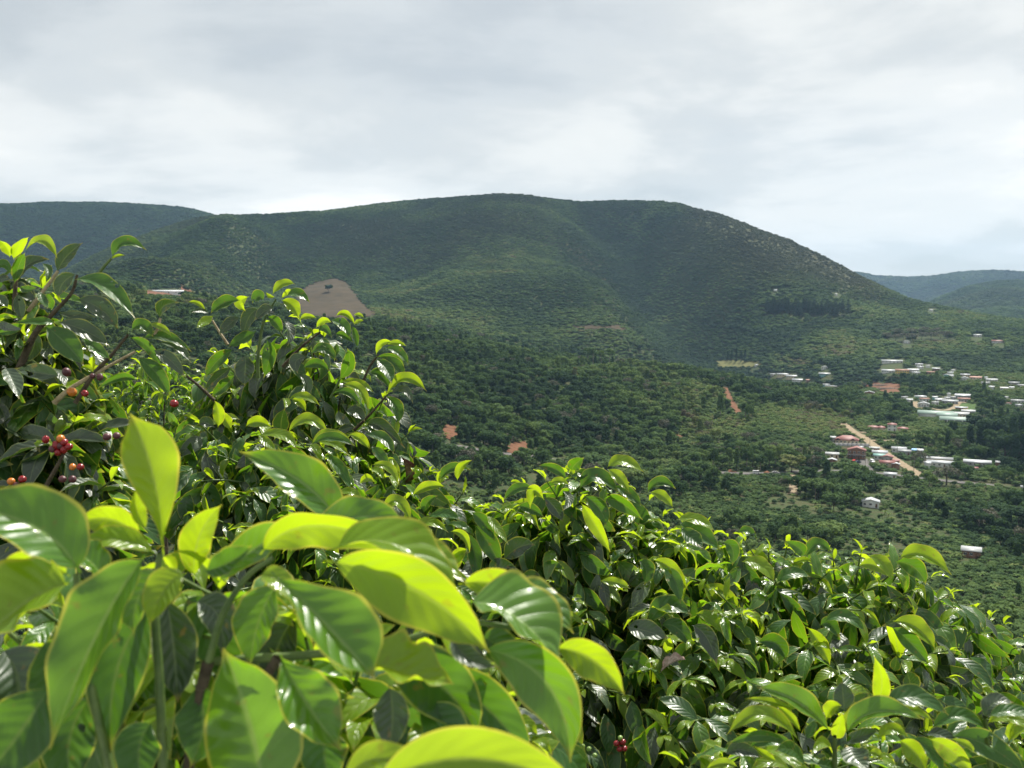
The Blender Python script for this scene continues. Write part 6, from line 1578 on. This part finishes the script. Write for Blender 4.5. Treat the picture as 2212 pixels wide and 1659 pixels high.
# ---- 10: the nearest bush, out of focus
b = Bush('coffee_bush', 'nearest bush with huge blurred bright leaves in the lower left', ground_under(560, 1750, 1.05))
HN = [
    (((470, 1260), (560, 1180), (660, 1150)), 90, 'n', dict(roll=30, d=1.02)),
    (((420, 1250), (430, 1160), (480, 1090)), 85, 'y', dict(roll=15, d=1.05)),
    (((230, 1260), (190, 1210), (140, 1190)), 70, 'n', dict(roll=50, d=.95)),
    (((600, 1260), (560, 1340), (540, 1440)), 110, 'n', dict(roll=30, d=.98)),
    (((880, 1330), (950, 1360), (1000, 1440)), 110, 'y', dict(roll=58, d=.93)),
    (((760, 1230), (880, 1215), (1010, 1260)), 95, 'y', dict(roll=60, d=.97)),
    (((660, 1180), (760, 1120), (880, 1130)), 80, 'n', dict(roll=45, d=1.08)),
    (((1060, 1330), (1150, 1310), (1240, 1370)), 85, 'n', dict(roll=58, d=1.02)),
    (((350, 1230), (300, 1290), (290, 1370)), 90, 'n', dict(roll=35, d=.9)),
    (((420, 1480), (440, 1560), (410, 1660)), 130, 'm', dict(roll=20, d=.95)),
    (((90, 1380), (120, 1470), (90, 1570)), 120, 'm', dict(roll=20, d=.9)),
    (((900, 1540), (960, 1580), (990, 1680)), 120, 'm', dict(roll=15, d=.98)),
    (((352, 1200), (333, 1040), (280, 893)), 150, 'y', dict(roll=8, d=.95, fold=.25, asym=.6, cup=.2, peak=1.7)),
    (((318, 1145), (293, 1095), (298, 1048)), 42, 'y', dict(d=.97)),
    (((172, 1238), (75, 1140), (-110, 1090)), 175, 'n', dict(roll=32, d=.85, fold=.35, wave=.05)),
    (((305, 1165), (240, 1122), (163, 1132)), 85, 'y', dict(roll=-20, d=1.0)),
    (((335, 1195), (250, 1166), (165, 1185)), 60, 'y', dict(roll=35, d=.98)),
    (((150, 1245), (70, 1212), (-30, 1265)), 90, 'y', dict(roll=-35, d=.88)),
    (((150, 1262), (60, 1300), (-60, 1400)), 150, 'y', dict(roll=52, d=.82, wave=.12)),
    (((315, 1200), (215, 1360), (108, 1620)), 145, 'n', dict(roll=36, d=.8, dt=-.04, fold=.5)),
    (((400, 1238), (355, 1275), (322, 1352)), 90, 'y', dict(roll=20, d=.85)),
    (((330, 1310), (255, 1440), (240, 1625)), 150, 'm', dict(roll=5, d=.92)),
    (((360, 1290), (375, 1400), (385, 1520)), 120, 'g', dict(roll=5, d=.97)),
    (((400, 1285), (460, 1370), (510, 1490)), 140, 'm', dict(roll=0, d=1.02)),
    (((575, 1740), (540, 1570), (482, 1400)), 250, 'n', dict(roll=5, d=.82, fold=.3)),
    (((585, 1235), (706, 1352), (810, 1468)), 185, 'n', dict(peak=1.35, roll=26, d=.78, fold=.38, asym=-.25, wave=.06, cup=.25)),
    (((605, 1415), (655, 1510), (738, 1622)), 150, 'n', dict(peak=1.2, roll=12, d=.8, fold=.5, wave=.12)),
    (((735, 1400), (860, 1450), (980, 1478)), 115, 'y', dict(roll=56, d=.82, wave=.14)),
    (((562, 1198), (690, 1135), (900, 1205)), 95, 'y', dict(roll=-30, d=.95, wave=.12)),
    (((715, 1188), (860, 1180), (990, 1300)), 95, 'y', dict(roll=56, d=.9)),
    (((705, 1212), (900, 1275), (1058, 1410)), 170, 'y', dict(roll=-18, d=.86, fold=.3)),
    (((985, 1365), (1005, 1415), (1078, 1442)), 55, 'g', dict(roll=15, d=.88)),
    (((1010, 1300), (1115, 1335), (1215, 1445)), 135, 'n', dict(roll=56, d=.95, wave=.10)),
    (((990, 1262), (1110, 1278), (1212, 1390)), 100, 'y', dict(roll=-15, d=1.0)),
    (((1198, 1400), (1280, 1425), (1350, 1502)), 95, 'y', dict(roll=-15, d=.98)),
    (((1035, 1400), (1180, 1475), (1232, 1648)), 150, 'n', dict(roll=-10, d=.92)),
    (((800, 1700), (1030, 1640), (1280, 1730)), 170, 'y', dict(roll=-5, d=.68, wave=.04)),
    (((740, 1690), (830, 1640), (970, 1700)), 80, 'y', dict(roll=20, d=.7)),
    (((820, 1420), (950, 1480), (1035, 1600)), 170, 'm', dict(roll=0, d=1.0)),
    (((840, 1480), (848, 1550), (838, 1625)), 95, 'g', dict(roll=10, d=.95)),
    (((925, 1440), (1050, 1530), (1150, 1650)), 140, 'm', dict(roll=0, d=1.05)),
    (((440, 1235), (495, 1215), (545, 1178)), 65, 'm', dict(roll=30, d=.9)),
    (((735, 1136), (655, 1045), (516, 976)), 115, 'n', dict(roll=28, d=1.15, fold=.35)),
    (((110, 1480), (45, 1580), (-40, 1690)), 180, 'm', dict(roll=10, d=.85)),
    (((560, 1245), (600, 1255), (640, 1310)), 60, 'y', dict(roll=25, d=.86)),
    (((420, 1300), (470, 1330), (480, 1420)), 90, 'g', dict(roll=10, d=1.0)),
    (((640, 1330), (600, 1400), (590, 1480)), 110, 'g', dict(roll=15, d=1.05)),
    (((330, 1560), (300, 1620), (310, 1720)), 120, 'm', dict(roll=10, d=.9)),
    (((200, 1500), (150, 1600), (160, 1720)), 140, 'm', dict(roll=5, d=.92)),
    (((720, 1560), (700, 1620), (720, 1720)), 130, 'm', dict(roll=5, d=.95)),
    (((0, 1400), (40, 1480), (20, 1600)), 170, 'g', dict(roll=10, d=.95)),
    (((1040, 1380), (1080, 1400), (1130, 1470)), 90, 'm', dict(roll=10, d=1.0)),
]
for pts, W_, kd, kw in HN:
    k2 = kw.pop('kind2', None)
    kw.setdefault('nu', 40); kw.setdefault('nv', 16); kw.setdefault('quilt', .034); kw.setdefault('wave', .09); kw.setdefault('rip', random.uniform(2, 3.5))
    b.hero(pts, W_, kd, **kw)
for pts, d_, r0, r1, mt in [([(450, 1430), (480, 1330), (535, 1245), (590, 1205)], .9, .0036, .0022, 'stem_green'), ([(355, 1720), (345, 1480), (335, 1310), (345, 1195)], .93, .005, .003, 'stem_green'), ([(250, 1720), (180, 1400), (165, 1240)], .9, .005, .003, 'stem_green'), ([(450, 1430), (420, 1560), (400, 1720)], .95, .006, .005, 'stem_dark'), ([(450, 1430), (800, 1400), (1000, 1340)], 1.0, .005, .003, 'stem_green'), ([(1000, 1340), (1120, 1360), (1200, 1400)], .98, .003, .002, 'stem_green'), ([(600, 1420), (560, 1500), (520, 1720)], .95, .005, .004, 'stem_dark')]:
    b.stem([at(*p, d_) for p in pts], r0, r1, mt)
canopy(b, [(-60, 1330), (80, 1340), (200, 1330), (330, 1330), (450, 1345), (560, 1370), (680, 1400), (780, 1430), (900, 1470), (1000, 1500), (1100, 1540)], 1800, 1.3, 1.1, 14, .13, 380, 'g', .4, xr=(-120, 1150), thick=.4)
canopy(b, [(-40, 1290), (60, 1270), (140, 1285), (250, 1230), (380, 1215), (470, 1240), (560, 1290), (660, 1350), (780, 1390), (900, 1410), (1000, 1450), (1090, 1490)], 1760, 1.05, .95, 14, .14, 40, 'n', 1.1, xr=(-80, 1120), thick=.2)
b.finish()

# ------------------------------------------------------------------ the air
m_, t_, o_ = new_mat('thin valley haze')
pv = N(t_, 'ShaderNodeVolumePrincipled', ins={'Density': 4.3e-5, 'Anisotropy': 0.2})
pv.inputs['Color'].default_value = (0.46, 0.71, 1.0, 1)
t_.links.new(pv.outputs[0], o_.inputs['Volume'])
zlo, zhi = float(Z.min()) - 1.5, float(Z.max()) + 25.0
xr_ = float(np.abs(GX).max()) + 60; y0_, y1_ = float(GY.min()) - 60, float(GY.max()) + 60
haze = mesh_obj('haze', boxes_mesh('haze', [(-xr_, xr_, min(y0_, -60), y1_, zlo, zhi)], m_), kind='stuff')
